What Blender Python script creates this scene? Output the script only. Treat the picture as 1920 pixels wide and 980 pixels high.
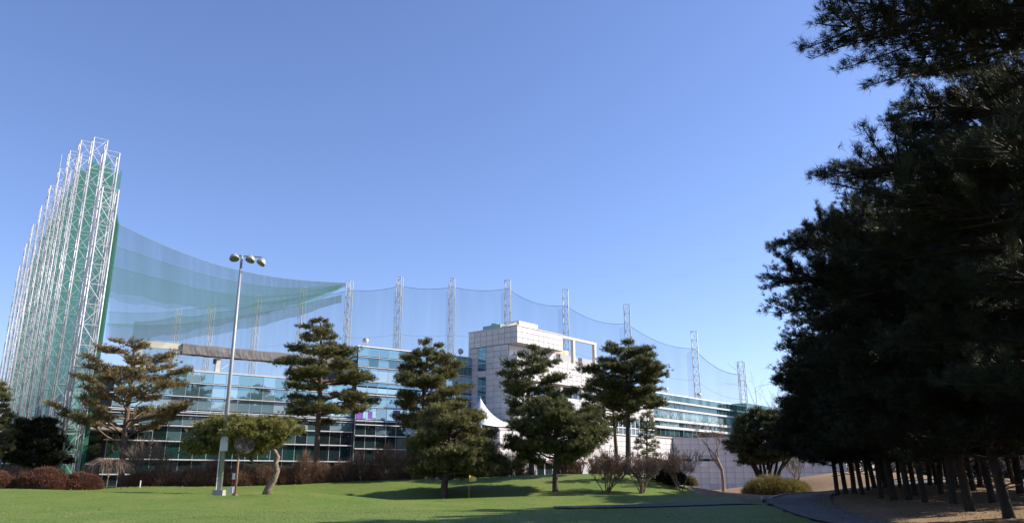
import bpy, math, random
import numpy as np
from mathutils import Vector, Matrix

for o in list(bpy.data.objects):
    bpy.data.objects.remove(o)
SC = bpy.context.scene
COL = SC.collection
R = math.radians

# ---------------------------------------------------------------- camera
CAMZ = 1.6
F_PX = 1456.0
PITCH = math.atan(405.0 / F_PX)
cam = bpy.data.cameras.new('camera')
cam.sensor_width = 36.0
cam.lens = 36.0 * F_PX / 1920.0
cam.clip_start = 0.1
cam.clip_end = 8000
camo = bpy.data.objects.new('camera', cam)
camo.location = (0, 0, CAMZ)
camo.rotation_euler = (R(90) + PITCH, 0, 0)
COL.objects.link(camo)
SC.camera = camo

# ---------------------------------------------------------------- sky, sun, exposure
SUN_AZ, SUN_EL = R(80), R(33.5)
world = bpy.data.worlds.new('World')
SC.world = world
world.use_nodes = True
wn = world.node_tree
wn.nodes.clear()
sky = wn.nodes.new('ShaderNodeTexSky')
sky.sky_type = 'NISHITA'
sky.sun_disc = False
sky.sun_elevation = SUN_EL
sky.sun_rotation = SUN_AZ
sky.altitude = 50
sky.air_density = 1.0
sky.dust_density = 0.35
sky.ozone_density = 2.2
bg = wn.nodes.new('ShaderNodeBackground')
bg.inputs['Strength'].default_value = 0.097
wo = wn.nodes.new('ShaderNodeOutputWorld')
wb = wn.nodes.new('ShaderNodeMix')      # white balance of the whole sky
wb.data_type = 'RGBA'; wb.blend_type = 'MULTIPLY'; wb.inputs['Factor'].default_value = 1.0
wb.inputs['B'].default_value = (0.89, 0.90, 1.13, 1.0)
wn.links.new(sky.outputs[0], wb.inputs['A'])
wn.links.new(wb.outputs['Result'], bg.inputs['Color'])
wn.links.new(bg.outputs[0], wo.inputs['Surface'])

sd = bpy.data.lights.new('sun', 'SUN')
sd.energy = 4.7
sd.angle = R(0.53)
sd.color = (1.0, 0.93, 0.82)
so = bpy.data.objects.new('sun', sd)
SV = Vector((math.sin(SUN_AZ) * math.cos(SUN_EL), math.cos(SUN_AZ) * math.cos(SUN_EL), math.sin(SUN_EL)))
so.rotation_euler = SV.to_track_quat('Z', 'Y').to_euler()
so.location = SV * 200
COL.objects.link(so)

SC.view_settings.view_transform = 'Standard'
SC.view_settings.look = 'None'
SC.view_settings.exposure = 0.95
SC.view_settings.gamma = 1.0
SC.view_settings.use_curve_mapping = False
SC.cycles.transparent_max_bounces = 24
SC.cycles.max_bounces = 6
SC.cycles.use_denoising = True

# ---------------------------------------------------------------- pixel -> place
_c, _s = math.cos(PITCH), math.sin(PITCH)
def at(u, v, Y):
    t = (490.0 - v) / F_PX
    fw, up = _c - t * _s, _s + t * _c
    k = Y / fw
    return Vector(((u - 960.0) / F_PX * k, Y, CAMZ + up * k))

# ---------------------------------------------------------------- materials
MATS = {}
def nmat(name):
    m = bpy.data.materials.new(name)
    m.use_nodes = True
    nt = m.node_tree
    nt.nodes.clear()
    out = nt.nodes.new('ShaderNodeOutputMaterial')
    MATS[name] = m
    return m, nt, out

def N(nt, kind, **kw):
    n = nt.nodes.new('ShaderNode' + kind)
    for k, v in kw.items():
        if k in n.inputs.keys():
            n.inputs[k].default_value = v
        else:
            setattr(n, k, v)
    return n

def c4(c):
    return (c[0], c[1], c[2], 1.0)

def ramp(nt, src, stops):
    r = nt.nodes.new('ShaderNodeValToRGB')
    el = r.color_ramp.elements
    while len(el) > 1:
        el.remove(el[-1])
    el[0].position = stops[0][0]; el[0].color = c4(stops[0][1])
    for p, c in stops[1:]:
        e = el.new(p); e.color = c4(c)
    nt.links.new(src, r.inputs[0])
    return r.outputs[0]

def simple(name, ca, cb, scale=3.0, rough=0.7, metal=0.0, bump=0.0, bscale=30.0, detail=6.0, coord='Object', stretch=None, spec=0.4, slab=0.0):
    m, nt, out = nmat(name)
    p = N(nt, 'BsdfPrincipled', Roughness=rough, Metallic=metal)
    p.inputs['Specular IOR Level'].default_value = spec
    tc = N(nt, 'TexCoord')
    src = tc.outputs[coord]
    if coord == 'World':
        pass
    if stretch:
        mp = N(nt, 'Mapping'); mp.inputs['Scale'].default_value = stretch
        nt.links.new(src, mp.inputs[0]); src = mp.outputs[0]
    nz = N(nt, 'TexNoise', Scale=scale, Detail=detail, Roughness=0.6)
    nt.links.new(src, nz.inputs['Vector'])
    col = ramp(nt, nz.outputs['Fac'], [(0.3, ca), (0.7, cb)])
    if slab:
        oi = N(nt, 'ObjectInfo')
        mr = N(nt, 'MapRange'); mr.inputs[3].default_value = 1 - slab; mr.inputs[4].default_value = 1.0
        nt.links.new(oi.outputs['Random'], mr.inputs[0])
        mp2 = N(nt, 'Mapping'); mp2.inputs['Scale'].default_value = (2.0, 2.0, 0.25)
        nt.links.new(tc.outputs['Object'], mp2.inputs[0])
        ns = N(nt, 'TexNoise', Scale=2.2, Detail=4.0); nt.links.new(mp2.outputs[0], ns.inputs['Vector'])
        st = N(nt, 'MapRange'); st.inputs[1].default_value = 0.45; st.inputs[2].default_value = 0.75; st.inputs[3].default_value = 1.0; st.inputs[4].default_value = 0.88
        nt.links.new(ns.outputs['Fac'], st.inputs[0])
        mm = N(nt, 'Math', operation='MULTIPLY'); nt.links.new(mr.outputs[0], mm.inputs[0]); nt.links.new(st.outputs[0], mm.inputs[1])
        vm = N(nt, 'VectorMath', operation='SCALE'); nt.links.new(col, vm.inputs[0]); nt.links.new(mm.outputs[0], vm.inputs['Scale'])
        col = vm.outputs[0]
    nt.links.new(col, p.inputs['Base Color'])
    if bump:
        n2 = N(nt, 'TexNoise', Scale=bscale, Detail=4.0)
        nt.links.new(src, n2.inputs['Vector'])
        b = N(nt, 'Bump', Strength=bump, Distance=0.05)
        nt.links.new(n2.outputs['Fac'], b.inputs['Height'])
        nt.links.new(b.outputs[0], p.inputs['Normal'])
    nt.links.new(p.outputs[0], out.inputs[0])
    return m

def foliage(name, dark, light, trans=0.25, noise=0.9):
    """needles / leaves: colour from a per-tuft attribute plus a slow noise"""
    m, nt, out = nmat(name)
    a = N(nt, 'Attribute', attribute_name='tint')
    tc = N(nt, 'TexCoord')
    nz = N(nt, 'TexNoise', Scale=noise, Detail=3.0)
    nt.links.new(tc.outputs['Object'], nz.inputs['Vector'])
    ad = N(nt, 'Math', operation='ADD')
    nt.links.new(a.outputs['Fac'], ad.inputs[0]); nt.links.new(nz.outputs['Fac'], ad.inputs[1])
    mu = N(nt, 'Math', operation='MULTIPLY'); mu.inputs[1].default_value = 0.5
    nt.links.new(ad.outputs[0], mu.inputs[0])
    mid = tuple((x + y) / 2 for x, y in zip(dark, light))
    col = ramp(nt, mu.outputs[0], [(0.2, dark), (0.5, mid), (0.85, light)])
    d = N(nt, 'BsdfPrincipled', Roughness=0.55)
    d.inputs['Specular IOR Level'].default_value = 0.25
    t = N(nt, 'BsdfTranslucent')
    nt.links.new(col, d.inputs['Base Color']); nt.links.new(col, t.inputs['Color'])
    mx = N(nt, 'MixShader'); mx.inputs[0].default_value = trans
    nt.links.new(d.outputs[0], mx.inputs[1]); nt.links.new(t.outputs[0], mx.inputs[2])
    nt.links.new(mx.outputs[0], out.inputs[0])
    return m

def glass(name, body, tint, refl, rough=0.02, bumpy=0.03):
    m, nt, out = nmat(name)
    d = N(nt, 'BsdfDiffuse')
    tc = N(nt, 'TexCoord')
    oi = N(nt, 'ObjectInfo')
    mixc = N(nt, 'Mix', data_type='RGBA')
    mixc.inputs['A'].default_value = c4([x * 0.55 for x in body])
    mixc.inputs['B'].default_value = c4([min(1, x * 1.35) for x in body])
    nt.links.new(oi.outputs['Random'], mixc.inputs['Factor'])
    nt.links.new(mixc.outputs['Result'], d.inputs['Color'])
    g = N(nt, 'BsdfGlossy', Roughness=rough)
    g.inputs['Color'].default_value = c4(tint)
    nz = N(nt, 'TexNoise', Scale=0.7, Detail=1.0)
    nt.links.new(tc.outputs['Object'], nz.inputs['Vector'])
    b = N(nt, 'Bump', Strength=bumpy, Distance=0.1)
    nt.links.new(nz.outputs['Fac'], b.inputs['Height'])
    nt.links.new(b.outputs[0], g.inputs['Normal'])
    lw = N(nt, 'Fresnel', IOR=1.5)
    mr = N(nt, 'MapRange'); mr.inputs[1].default_value = 0.0; mr.inputs[2].default_value = 1.0
    mr.inputs[3].default_value = refl; mr.inputs[4].default_value = 1.0
    nt.links.new(lw.outputs[0], mr.inputs[0])
    mx = N(nt, 'MixShader')
    nt.links.new(mr.outputs[0], mx.inputs[0])
    nt.links.new(d.outputs[0], mx.inputs[1]); nt.links.new(g.outputs[0], mx.inputs[2])
    nt.links.new(mx.outputs[0], out.inputs[0])
    return m

def netmat(name, col, cover, var=0.25, stripes=2.0):
    """fine knotted netting: most of it is holes"""
    m, nt, out = nmat(name)
    tr = N(nt, 'BsdfTransparent')
    d = N(nt, 'BsdfDiffuse'); d.inputs['Color'].default_value = c4(col)
    t = N(nt, 'BsdfTranslucent'); t.inputs['Color'].default_value = c4(col)
    dm = N(nt, 'MixShader'); dm.inputs[0].default_value = 0.5
    nt.links.new(d.outputs[0], dm.inputs[1]); nt.links.new(t.outputs[0], dm.inputs[2])
    tc = N(nt, 'TexCoord')
    mp = N(nt, 'Mapping'); mp.inputs['Scale'].default_value = (1.0, 1.0, 0.12)
    nt.links.new(tc.outputs['Object'], mp.inputs[0])
    nz = N(nt, 'TexNoise', Scale=stripes, Detail=3.0)
    nt.links.new(mp.outputs[0], nz.inputs['Vector'])
    mr = N(nt, 'MapRange'); mr.inputs[1].default_value = 0.3; mr.inputs[2].default_value = 0.7
    mr.inputs[3].default_value = cover * (1 - var); mr.inputs[4].default_value = min(1, cover * (1 + var))
    nt.links.new(nz.outputs['Fac'], mr.inputs[0])
    ge = N(nt, 'NewGeometry')
    dt = N(nt, 'VectorMath', operation='DOT_PRODUCT')
    nt.links.new(ge.outputs['Normal'], dt.inputs[0]); nt.links.new(ge.outputs['Incoming'], dt.inputs[1])
    ab = N(nt, 'Math', operation='ABSOLUTE'); nt.links.new(dt.outputs['Value'], ab.inputs[0])
    mxm = N(nt, 'Math', operation='MAXIMUM'); mxm.inputs[1].default_value = 0.12; nt.links.new(ab.outputs[0], mxm.inputs[0])
    inv = N(nt, 'Math', operation='DIVIDE'); inv.inputs[0].default_value = 1.0; nt.links.new(mxm.outputs[0], inv.inputs[1])
    hole = N(nt, 'Math', operation='SUBTRACT'); hole.inputs[0].default_value = 1.0; nt.links.new(mr.outputs[0], hole.inputs[1])
    pw_ = N(nt, 'Math', operation='POWER'); nt.links.new(hole.outputs[0], pw_.inputs[0]); nt.links.new(inv.outputs[0], pw_.inputs[1])
    cov = N(nt, 'Math', operation='SUBTRACT'); cov.inputs[0].default_value = 1.0; nt.links.new(pw_.outputs[0], cov.inputs[1])
    mx = N(nt, 'MixShader')
    nt.links.new(cov.outputs[0], mx.inputs[0])
    nt.links.new(tr.outputs[0], mx.inputs[1]); nt.links.new(dm.outputs[0], mx.inputs[2])
    nt.links.new(mx.outputs[0], out.inputs[0])
    return m

def lawnmat():
    m, nt, out = nmat('lawn_grass')
    p = N(nt, 'BsdfPrincipled', Roughness=0.75)
    p.inputs['Specular IOR Level'].default_value = 0.2
    tc = N(nt, 'TexCoord'); g = tc.outputs['Object']
    n1 = N(nt, 'TexNoise', Scale=0.30, Detail=6.0, Roughness=0.72)
    n2 = N(nt, 'TexNoise', Scale=9.0, Detail=5.0, Roughness=0.7)
    n3 = N(nt, 'TexNoise', Scale=2.3, Detail=4.0)
    for n in (n1, n2, n3):
        nt.links.new(g, n.inputs['Vector'])
    a = ramp(nt, n1.outputs['Fac'], [(0.3, (0.080, 0.130, 0.021)), (0.45, (0.104, 0.156, 0.028)), (0.60, (0.130, 0.168, 0.036)), (0.75, (0.185, 0.188, 0.060))])
    b = ramp(nt, n2.outputs['Fac'], [(0.3, (0.68, 0.70, 0.68)), (0.7, (1.3, 1.26, 1.22))])
    mx = N(nt, 'Mix', data_type='RGBA', blend_type='MULTIPLY'); mx.inputs['Factor'].default_value = 0.75
    nt.links.new(a, mx.inputs['A']); nt.links.new(b, mx.inputs['B'])
    c = ramp(nt, n3.outputs['Fac'], [(0.66, (0, 0, 0)), (0.80, (1, 1, 1))])
    m2 = N(nt, 'Mix', data_type='RGBA'); m2.inputs['B'].default_value = c4((0.17, 0.16, 0.055))
    nt.links.new(c, m2.inputs['Factor']); nt.links.new(mx.outputs['Result'], m2.inputs['A'])
    nt.links.new(m2.outputs['Result'], p.inputs['Base Color'])
    bp = N(nt, 'Bump', Strength=0.4, Distance=0.03)
    nt.links.new(n2.outputs['Fac'], bp.inputs['Height']); nt.links.new(bp.outputs[0], p.inputs['Normal'])
    nt.links.new(p.outputs[0], out.inputs[0])
    return m

def groundmat():
    m, nt, out = nmat('dormant_ground')
    p = N(nt, 'BsdfPrincipled', Roughness=0.9)
    p.inputs['Specular IOR Level'].default_value = 0.1
    tc = N(nt, 'TexCoord'); g = tc.outputs['Object']
    n1 = N(nt, 'TexNoise', Scale=0.12, Detail=6.0, Roughness=0.6)
    n2 = N(nt, 'TexNoise', Scale=5.0, Detail=6.0, Roughness=0.75)
    for n in (n1, n2):
        nt.links.new(g, n.inputs['Vector'])
    a = ramp(nt, n1.outputs['Fac'], [(0.3, (0.20, 0.135, 0.080)), (0.55, (0.27, 0.185, 0.110)), (0.75, (0.33, 0.24, 0.15))])
    b = ramp(nt, n2.outputs['Fac'], [(0.25, (0.5, 0.48, 0.45)), (0.75, (1.3, 1.3, 1.3))])
    mx = N(nt, 'Mix', data_type='RGBA', blend_type='MULTIPLY'); mx.inputs['Factor'].default_value = 0.8
    nt.links.new(a, mx.inputs['A']); nt.links.new(b, mx.inputs['B'])
    nt.links.new(mx.outputs['Result'], p.inputs['Base Color'])
    bp = N(nt, 'Bump', Strength=0.8, Distance=0.06)
    nt.links.new(n2.outputs['Fac'], bp.inputs['Height']); nt.links.new(bp.outputs[0], p.inputs['Normal'])
    nt.links.new(p.outputs[0], out.inputs[0])
    return m

lawnmat(); groundmat()
simple('asphalt', (0.100, 0.094, 0.086), (0.155, 0.146, 0.134), scale=2.0, rough=0.9, bump=0.5, bscale=40)
simple('dark_asphalt', (0.050, 0.050, 0.053), (0.075, 0.074, 0.076), scale=2.0, rough=0.7, bump=0.4, bscale=60)
simple('kerb', (0.28, 0.27, 0.25), (0.36, 0.35, 0.33), scale=4.0, rough=0.85)
simple('stone', (0.59, 0.562, 0.54), (0.69, 0.66, 0.635), scale=1.3, rough=0.55, bump=0.05, spec=0.35, slab=0.12)
simple('stone_alt', (0.55, 0.525, 0.51), (0.64, 0.61, 0.59), scale=1.7, rough=0.55, bump=0.05, spec=0.35, slab=0.12)
simple('joint', (0.36, 0.35, 0.375), (0.42, 0.41, 0.435), scale=3.0, rough=0.9)
simple('cream', (0.50, 0.46, 0.37), (0.60, 0.56, 0.46), scale=2.0, rough=0.6)
simple('rusty_cream', (0.36, 0.20, 0.09), (0.58, 0.52, 0.40), scale=1.6, rough=0.7, stretch=(1, 1, 0.3))
simple('white_metal', (0.66, 0.67, 0.68), (0.76, 0.77, 0.78), scale=2.0, rough=0.4, metal=0.0)
simple('galvanised', (0.45, 0.46, 0.48), (0.58, 0.59, 0.61), scale=3.0, rough=0.42, metal=0.2)
simple('far_galvanised', (0.36, 0.39, 0.39), (0.46, 0.49, 0.49), scale=3.0, rough=0.6, metal=0.0)
simple('ledge_metal', (0.50, 0.51, 0.52), (0.60, 0.61, 0.62), scale=2.0, rough=0.4)
simple('mullion', (0.30, 0.33, 0.34), (0.38, 0.41, 0.42), scale=4.0, rough=0.4, metal=0.3)
simple('net_rope', (0.10, 0.16, 0.15), (0.14, 0.21, 0.19), scale=4.0, rough=0.8)
simple('dark_core', (0.030, 0.036, 0.038), (0.045, 0.05, 0.052), scale=1.0, rough=0.8)
simple('roof_grey', (0.24, 0.24, 0.24), (0.32, 0.31, 0.30), scale=1.0, rough=0.85)
simple('tarp', (0.135, 0.120, 0.118), (0.19, 0.172, 0.168), scale=1.5, rough=0.6, bump=0.5, bscale=2.5)
simple('maroon', (0.075, 0.03, 0.03), (0.10, 0.04, 0.04), scale=2.0, rough=0.6)
simple('tent', (0.52, 0.54, 0.58), (0.60, 0.62, 0.66), scale=0.8, rough=0.5)
simple('purple', (0.13, 0.05, 0.26), (0.22, 0.11, 0.38), scale=1.2, rough=0.4)
simple('unit_green', (0.20, 0.36, 0.31), (0.26, 0.42, 0.37), scale=2.0, rough=0.55)
simple('louver', (0.15, 0.155, 0.17), (0.20, 0.205, 0.22), scale=2.0, rough=0.6)
simple('pole_paint', (0.27, 0.27, 0.285), (0.36, 0.36, 0.375), scale=2.5, rough=0.5, metal=0.2, stretch=(1, 1, 0.2))
simple('lamp_shell', (0.40, 0.39, 0.37), (0.48, 0.47, 0.45), scale=6, rough=0.35, metal=0.4)
simple('lamp_lens', (0.20, 0.16, 0.11), (0.32, 0.27, 0.20), scale=9, rough=0.15)
simple('box_paint', (0.52, 0.53, 0.58), (0.60, 0.61, 0.66), scale=4, rough=0.5)
simple('rust_pole', (0.17, 0.095, 0.055), (0.28, 0.17, 0.11), scale=8, rough=0.7)
simple('fan_mesh', (0.13, 0.10, 0.08), (0.22, 0.18, 0.15), scale=8, rough=0.6, metal=0.2)
simple('fan_blade', (0.35, 0.30, 0.26), (0.45, 0.40, 0.35), scale=5, rough=0.5)
simple('flag', (0.55, 0.38, 0.07), (0.66, 0.50, 0.16), scale=5, rough=0.7)
simple('bark_red', (0.075, 0.045, 0.030), (0.19, 0.115, 0.075), scale=5.0, rough=0.9, bump=0.9, bscale=14, stretch=(1, 1, 0.35))
simple('bark_grey', (0.05, 0.038, 0.030), (0.135, 0.105, 0.08), scale=5.0, rough=0.95, bump=1.0, bscale=12, stretch=(1, 1, 0.35))
simple('bark_dark', (0.016, 0.012, 0.010), (0.045, 0.035, 0.027), scale=5.0, rough=0.95, bump=1.0, bscale=12, stretch=(1, 1, 0.35))
simple('bark_pale', (0.10, 0.072, 0.052), (0.32, 0.24, 0.18), scale=7.0, rough=0.95, bump=1.0, bscale=12)
simple('stake', (0.6, 0.6, 0.58), (0.7, 0.7, 0.68), scale=5, rough=0.6)
foliage('needles_olive', (0.034, 0.043, 0.016), (0.275, 0.255, 0.092), 0.32)
foliage('needles_brown', (0.060, 0.050, 0.021), (0.36, 0.28, 0.12), 0.32)
foliage('needles_green', (0.026, 0.037, 0.014), (0.200, 0.200, 0.070), 0.32)
foliage('needles_bright', (0.060, 0.070, 0.020), (0.35, 0.32, 0.095), 0.30)
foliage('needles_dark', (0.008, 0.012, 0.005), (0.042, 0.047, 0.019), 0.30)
foliage('leaf_red_brown', (0.080, 0.036, 0.022), (0.230, 0.105, 0.062), 0.15)
foliage('needles_table', (0.020, 0.028, 0.011), (0.095, 0.105, 0.040), 0.25)
foliage('leaf_brown', (0.090, 0.052, 0.035), (0.32, 0.19, 0.125), 0.15)
foliage('leaf_dark', (0.010, 0.018, 0.008), (0.045, 0.060, 0.024), 0.2)
foliage('leaf_yellow', (0.085, 0.080, 0.026), (0.36, 0.30, 0.105), 0.25)
foliage('twig', (0.085, 0.058, 0.044), (0.28, 0.195, 0.15), 0.05)
foliage('twig_pale', (0.16, 0.13, 0.11), (0.40, 0.33, 0.27), 0.05)
foliage('twig_orange', (0.12, 0.07, 0.03), (0.33, 0.20, 0.10), 0.05)
foliage('turf_blade', (0.082, 0.140, 0.020), (0.145, 0.19, 0.040), 0.2, 0.3)
foliage('litter', (0.10, 0.06, 0.03), (0.42, 0.30, 0.17), 0.1)
foliage('far_wood', (0.035, 0.030, 0.026), (0.11, 0.095, 0.08), 0.1)
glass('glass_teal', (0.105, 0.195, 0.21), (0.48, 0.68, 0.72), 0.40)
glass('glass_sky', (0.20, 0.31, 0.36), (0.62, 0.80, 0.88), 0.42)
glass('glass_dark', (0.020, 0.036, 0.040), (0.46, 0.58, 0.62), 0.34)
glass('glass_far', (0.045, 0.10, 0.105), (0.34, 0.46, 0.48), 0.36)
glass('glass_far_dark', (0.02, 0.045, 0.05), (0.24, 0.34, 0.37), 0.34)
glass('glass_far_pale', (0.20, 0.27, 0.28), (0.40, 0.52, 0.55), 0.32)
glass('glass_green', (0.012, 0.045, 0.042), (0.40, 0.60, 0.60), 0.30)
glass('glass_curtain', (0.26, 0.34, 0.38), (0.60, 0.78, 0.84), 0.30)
netmat('net_dense', (0.060, 0.200, 0.135), 0.15, 0.4, 3.0)
netmat('net_back', (0.075, 0.125, 0.125), 0.165, 0.22, 0.5)
netmat('net_green', (0.085, 0.225, 0.180), 0.115, 0.25, 0.5)
netmat('net_strip', (0.09, 0.15, 0.15), 0.15, 0.1, 0.3)
M = MATS

# ---------------------------------------------------------------- mesh helpers
def finish(o, parent=None, kind=None):
    COL.objects.link(o)
    if parent is not None:
        o.parent = parent
    if kind:
        o['kind'] = kind
    return o

def tagged(o, label=None, cat=None, group=None, kind=None):
    if label: o['label'] = label
    if cat: o['category'] = cat
    if group: o['group'] = group
    if kind: o['kind'] = kind
    return o

def thing(name, label, cat, loc=(0, 0, 0), rz=0.0, group=None):
    o = bpy.data.objects.new(name, None)
    o.empty_display_size = 0.5
    o.location = loc
    o.rotation_euler = (0, 0, rz)
    COL.objects.link(o)
    return tagged(o, label, cat, group)

def np_mesh(name, V, F, mat, smooth=False, tint=None, mats=None, midx=None):
    """V (n,3); F (m,3) or (m,4)"""
    V = np.asarray(V, dtype=np.float32); F = np.asarray(F, dtype=np.int32)
    me = bpy.data.meshes.new(name)
    k = F.shape[1]
    me.vertices.add(len(V)); me.vertices.foreach_set('co', V.ravel())
    me.loops.add(F.size); me.loops.foreach_set('vertex_index', F.ravel())
    me.polygons.add(len(F)); me.polygons.foreach_set('loop_start', np.arange(0, F.size, k, dtype=np.int32))
    if smooth:
        me.polygons.foreach_set('use_smooth', np.ones(len(F), dtype=bool))
    for mm in (mats or [mat]):
        me.materials.append(M[mm])
    if midx is not None:
        me.polygons.foreach_set('material_index', np.asarray(midx, dtype=np.int32))
    me.update(calc_edges=True)
    if tint is not None:
        at_ = me.attributes.new('tint', 'FLOAT', 'POINT')
        at_.data.foreach_set('value', np.asarray(tint, dtype=np.float32))
    return me

class MB:
    def __init__(self):
        self.v = []; self.f = []
    def add(self, vs, fs):
        b = len(self.v)
        self.v.extend([tuple(x) for x in vs]); self.f.extend([tuple(i + b for i in q) for q in fs])
    def box(self, x0, x1, y0, y1, z0, z1):
        self.add([(x0, y0, z0), (x1, y0, z0), (x1, y1, z0), (x0, y1, z0), (x0, y0, z1), (x1, y0, z1), (x1, y1, z1), (x0, y1, z1)],
                 [(0, 3, 2, 1), (4, 5, 6, 7), (0, 1, 5, 4), (1, 2, 6, 5), (2, 3, 7, 6), (3, 0, 4, 7)])
        return self
    def tube(self, pts, rad, n=6, cap=True):
        pts = [Vector(p) for p in pts]
        if not hasattr(rad, '__len__'):
            rad = [rad] * len(pts)
        rings = []
        up = None
        for i, p in enumerate(pts):
            a = pts[max(0, i - 1)]; b = pts[min(len(pts) - 1, i + 1)]
            d = (b - a)
            if d.length < 1e-9: d = Vector((0, 0, 1))
            d.normalize()
            if up is None:
                up = d.orthogonal().normalized()
            else:
                up = (up - d * up.dot(d))
                if up.length < 1e-6: up = d.orthogonal()
                up.normalize()
            w = d.cross(up)
            rings.append([p + (up * math.cos(2 * math.pi * k / n) + w * math.sin(2 * math.pi * k / n)) * rad[i] for k in range(n)])
        vs = [q for r_ in rings for q in r_]
        fs = []
        for i in range(len(pts) - 1):
            for k in range(n):
                k2 = (k + 1) % n
                fs.append((i * n + k, i * n + k2, (i + 1) * n + k2, (i + 1) * n + k))
        if cap:
            fs.append(tuple(reversed(range(n)))); fs.append(tuple((len(pts) - 1) * n + k for k in range(n)))
        self.add(vs, fs)
        return self
    def lathe(self, prof, n=20, mtx=None):
        """prof: (r, z) list about z"""
        vs = []
        for r_, z in prof:
            for k in range(n):
                p = Vector((r_ * math.cos(2 * math.pi * k / n), r_ * math.sin(2 * math.pi * k / n), z))
                vs.append(mtx @ p if mtx else p)
        fs = []
        for i in range(len(prof) - 1):
            for k in range(n):
                k2 = (k + 1) % n
                fs.append((i * n + k, i * n + k2, (i + 1) * n + k2, (i + 1) * n + k))
        self.add(vs, fs)
        return self
    def mesh(self, name, mat, smooth=False):
        me = bpy.data.meshes.new(name)
        me.from_pydata(self.v, [], self.f)
        if smooth:
            me.polygons.foreach_set('use_smooth', np.ones(len(me.polygons), dtype=bool))
        me.materials.append(M[mat])
        me.update()
        return me
    def build(self, name, mat, parent=None, smooth=False, kind=None):
        return finish(bpy.data.objects.new(name, self.mesh(name, mat, smooth)), parent, kind)

_boxes = {}
def piece(name, dims, loc, mat, parent, rot=None):
    """a box part; alike pieces share one mesh"""
    key = (name, tuple(round(x, 3) for x in dims), mat)
    me = _boxes.get(key)
    if me is None:
        a, b, c = [x / 2 for x in dims]
        me = MB().box(-a, a, -b, b, -c, c).mesh(name, mat)
        _boxes[key] = me
    o = bpy.data.objects.new(name, me)
    o.location = loc
    if rot: o.rotation_euler = rot
    return finish(o, parent)

def obj(name, me, parent=None, loc=None, rot=None, kind=None):
    o = bpy.data.objects.new(name, me)
    if loc is not None: o.location = loc
    if rot is not None: o.rotation_euler = rot
    return finish(o, parent, kind)

def copy_tree(o, parent=None):
    c = o.copy(); COL.objects.link(c)
    if parent is not None:
        c.parent = parent
    for ch in o.children:
        copy_tree(ch, c)
    return c

# ---------------------------------------------------------------- terrain
CTRL_PX = [
 (0,975,29),(0,945,38),(0,917,50),(100,940,40),(100,916,52),(200,916,53),(210,945,38),(300,925,47),(300,911,56),(410,930,47.5),
 (440,931,47),(505,921,49.5),(560,930,45.5),(600,934,44.5),(660,941,44),(560,928,51.5),(620,936,51.5),(690,934,50.5),(380,926,46),(340,921,52),(480,945,40),(640,950,41),(600,976,29),(300,976,29),(600,903,60),(700,898,61),(760,906,57),
 (832,925,52),(700,929,51),(900,896,60),(1000,889.5,62),(1041,920,53),(1100,888,63),(1137,922,53),(1178,889,62),(1203,924,53),(1240,904,58),
 (1285,921,57),(950,926,51),(950,941,46),(1200,931,49),(1380,931,50),(1020,953,41.5),(1200,949,42.5),(1385,944,43),(1380,951,40),
 (900,978,29),(1200,978,29),(1400,978,29),(800,960,35),(1100,962,35),(1300,962,35),
 # the bank under the pine row
 (1893,967,27),(1820,954,31),(1788,941,35),(1735,939,38),(1705,935,41),(1677,935,42),(1651,931,44),(1617,924,48),(1570,926,50),
 (1861,941,36),(1825,918,46),(1793,912,50),(1763,922,43),(1743,907,55),(1716,928,44),(1688,910,56),(1660,912,55),(1913,922,40),
 (1500,972,30.5),(1480,946,47),(1440,937,56),(1450,930,70),(1400,928,72),(1520,900,76),(1570,884,84),(1630,881,86),(1900,903,70),(1800,898,80),(1850,893,100),
]
CT = [(p.x, p.y, p.z) for p in (at(*q) for q in CTRL_PX)]
for x in (-45, -30, -15, 0, 8):
    for y in (-10, 5, 18):
        CT.append((x, y, 0.0))
for x, y, z in [(13, 5, 0.0), (13, 18, 0.0), (20, 8, 0.5), (20, 20, 0.55), (32, 15, 0.8), (35, 30, 1.0), (38, 45, 1.2), (45, 70, 1.2), (60, 40, 1.0), (60, 90, 1.0),
                (-45, 62, 0.9), (-30, 66, 0.6), (-15, 72, 0.3), (0, 76, 0.3), (10, 76, 0.4), (-40, 80, 0.2), (-10, 90, 0.0), (10, 95, 0.0), (22, 100, 0.0), (30, 108, 0.0), (22, 85, 0.0), (24, 75, 0.0),
                (-60, 50, 1.0), (-70, 70, 0.8), (-60, 30, 0.4), (-90, 60, 0.5), (40, 120, 0), (0, 130, 0), (-50, 120, 0), (80, 120, 0.5), (-100, 120, 0), (-60, 0, 0), (60, 0, 0.4)]:
    CT.append((x, y, z))
CT = np.array(CT)
def _tps(r2):
    return np.where(r2 > 1e-9, 0.5 * r2 * np.log(np.maximum(r2, 1e-9)), 0.0)
_n = len(CT)
_d2 = ((CT[:, None, :2] - CT[None, :, :2]) ** 2).sum(-1)
_A = np.zeros((_n + 3, _n + 3))
_A[:_n, :_n] = _tps(_d2) + np.eye(_n) * 1.5
_A[:_n, _n] = 1; _A[:_n, _n + 1:] = CT[:, :2]
_A[_n, :_n] = 1; _A[_n + 1:, :_n] = CT[:, :2].T
_W = np.linalg.solve(_A, np.concatenate([CT[:, 2], np.zeros(3)]))
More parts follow.
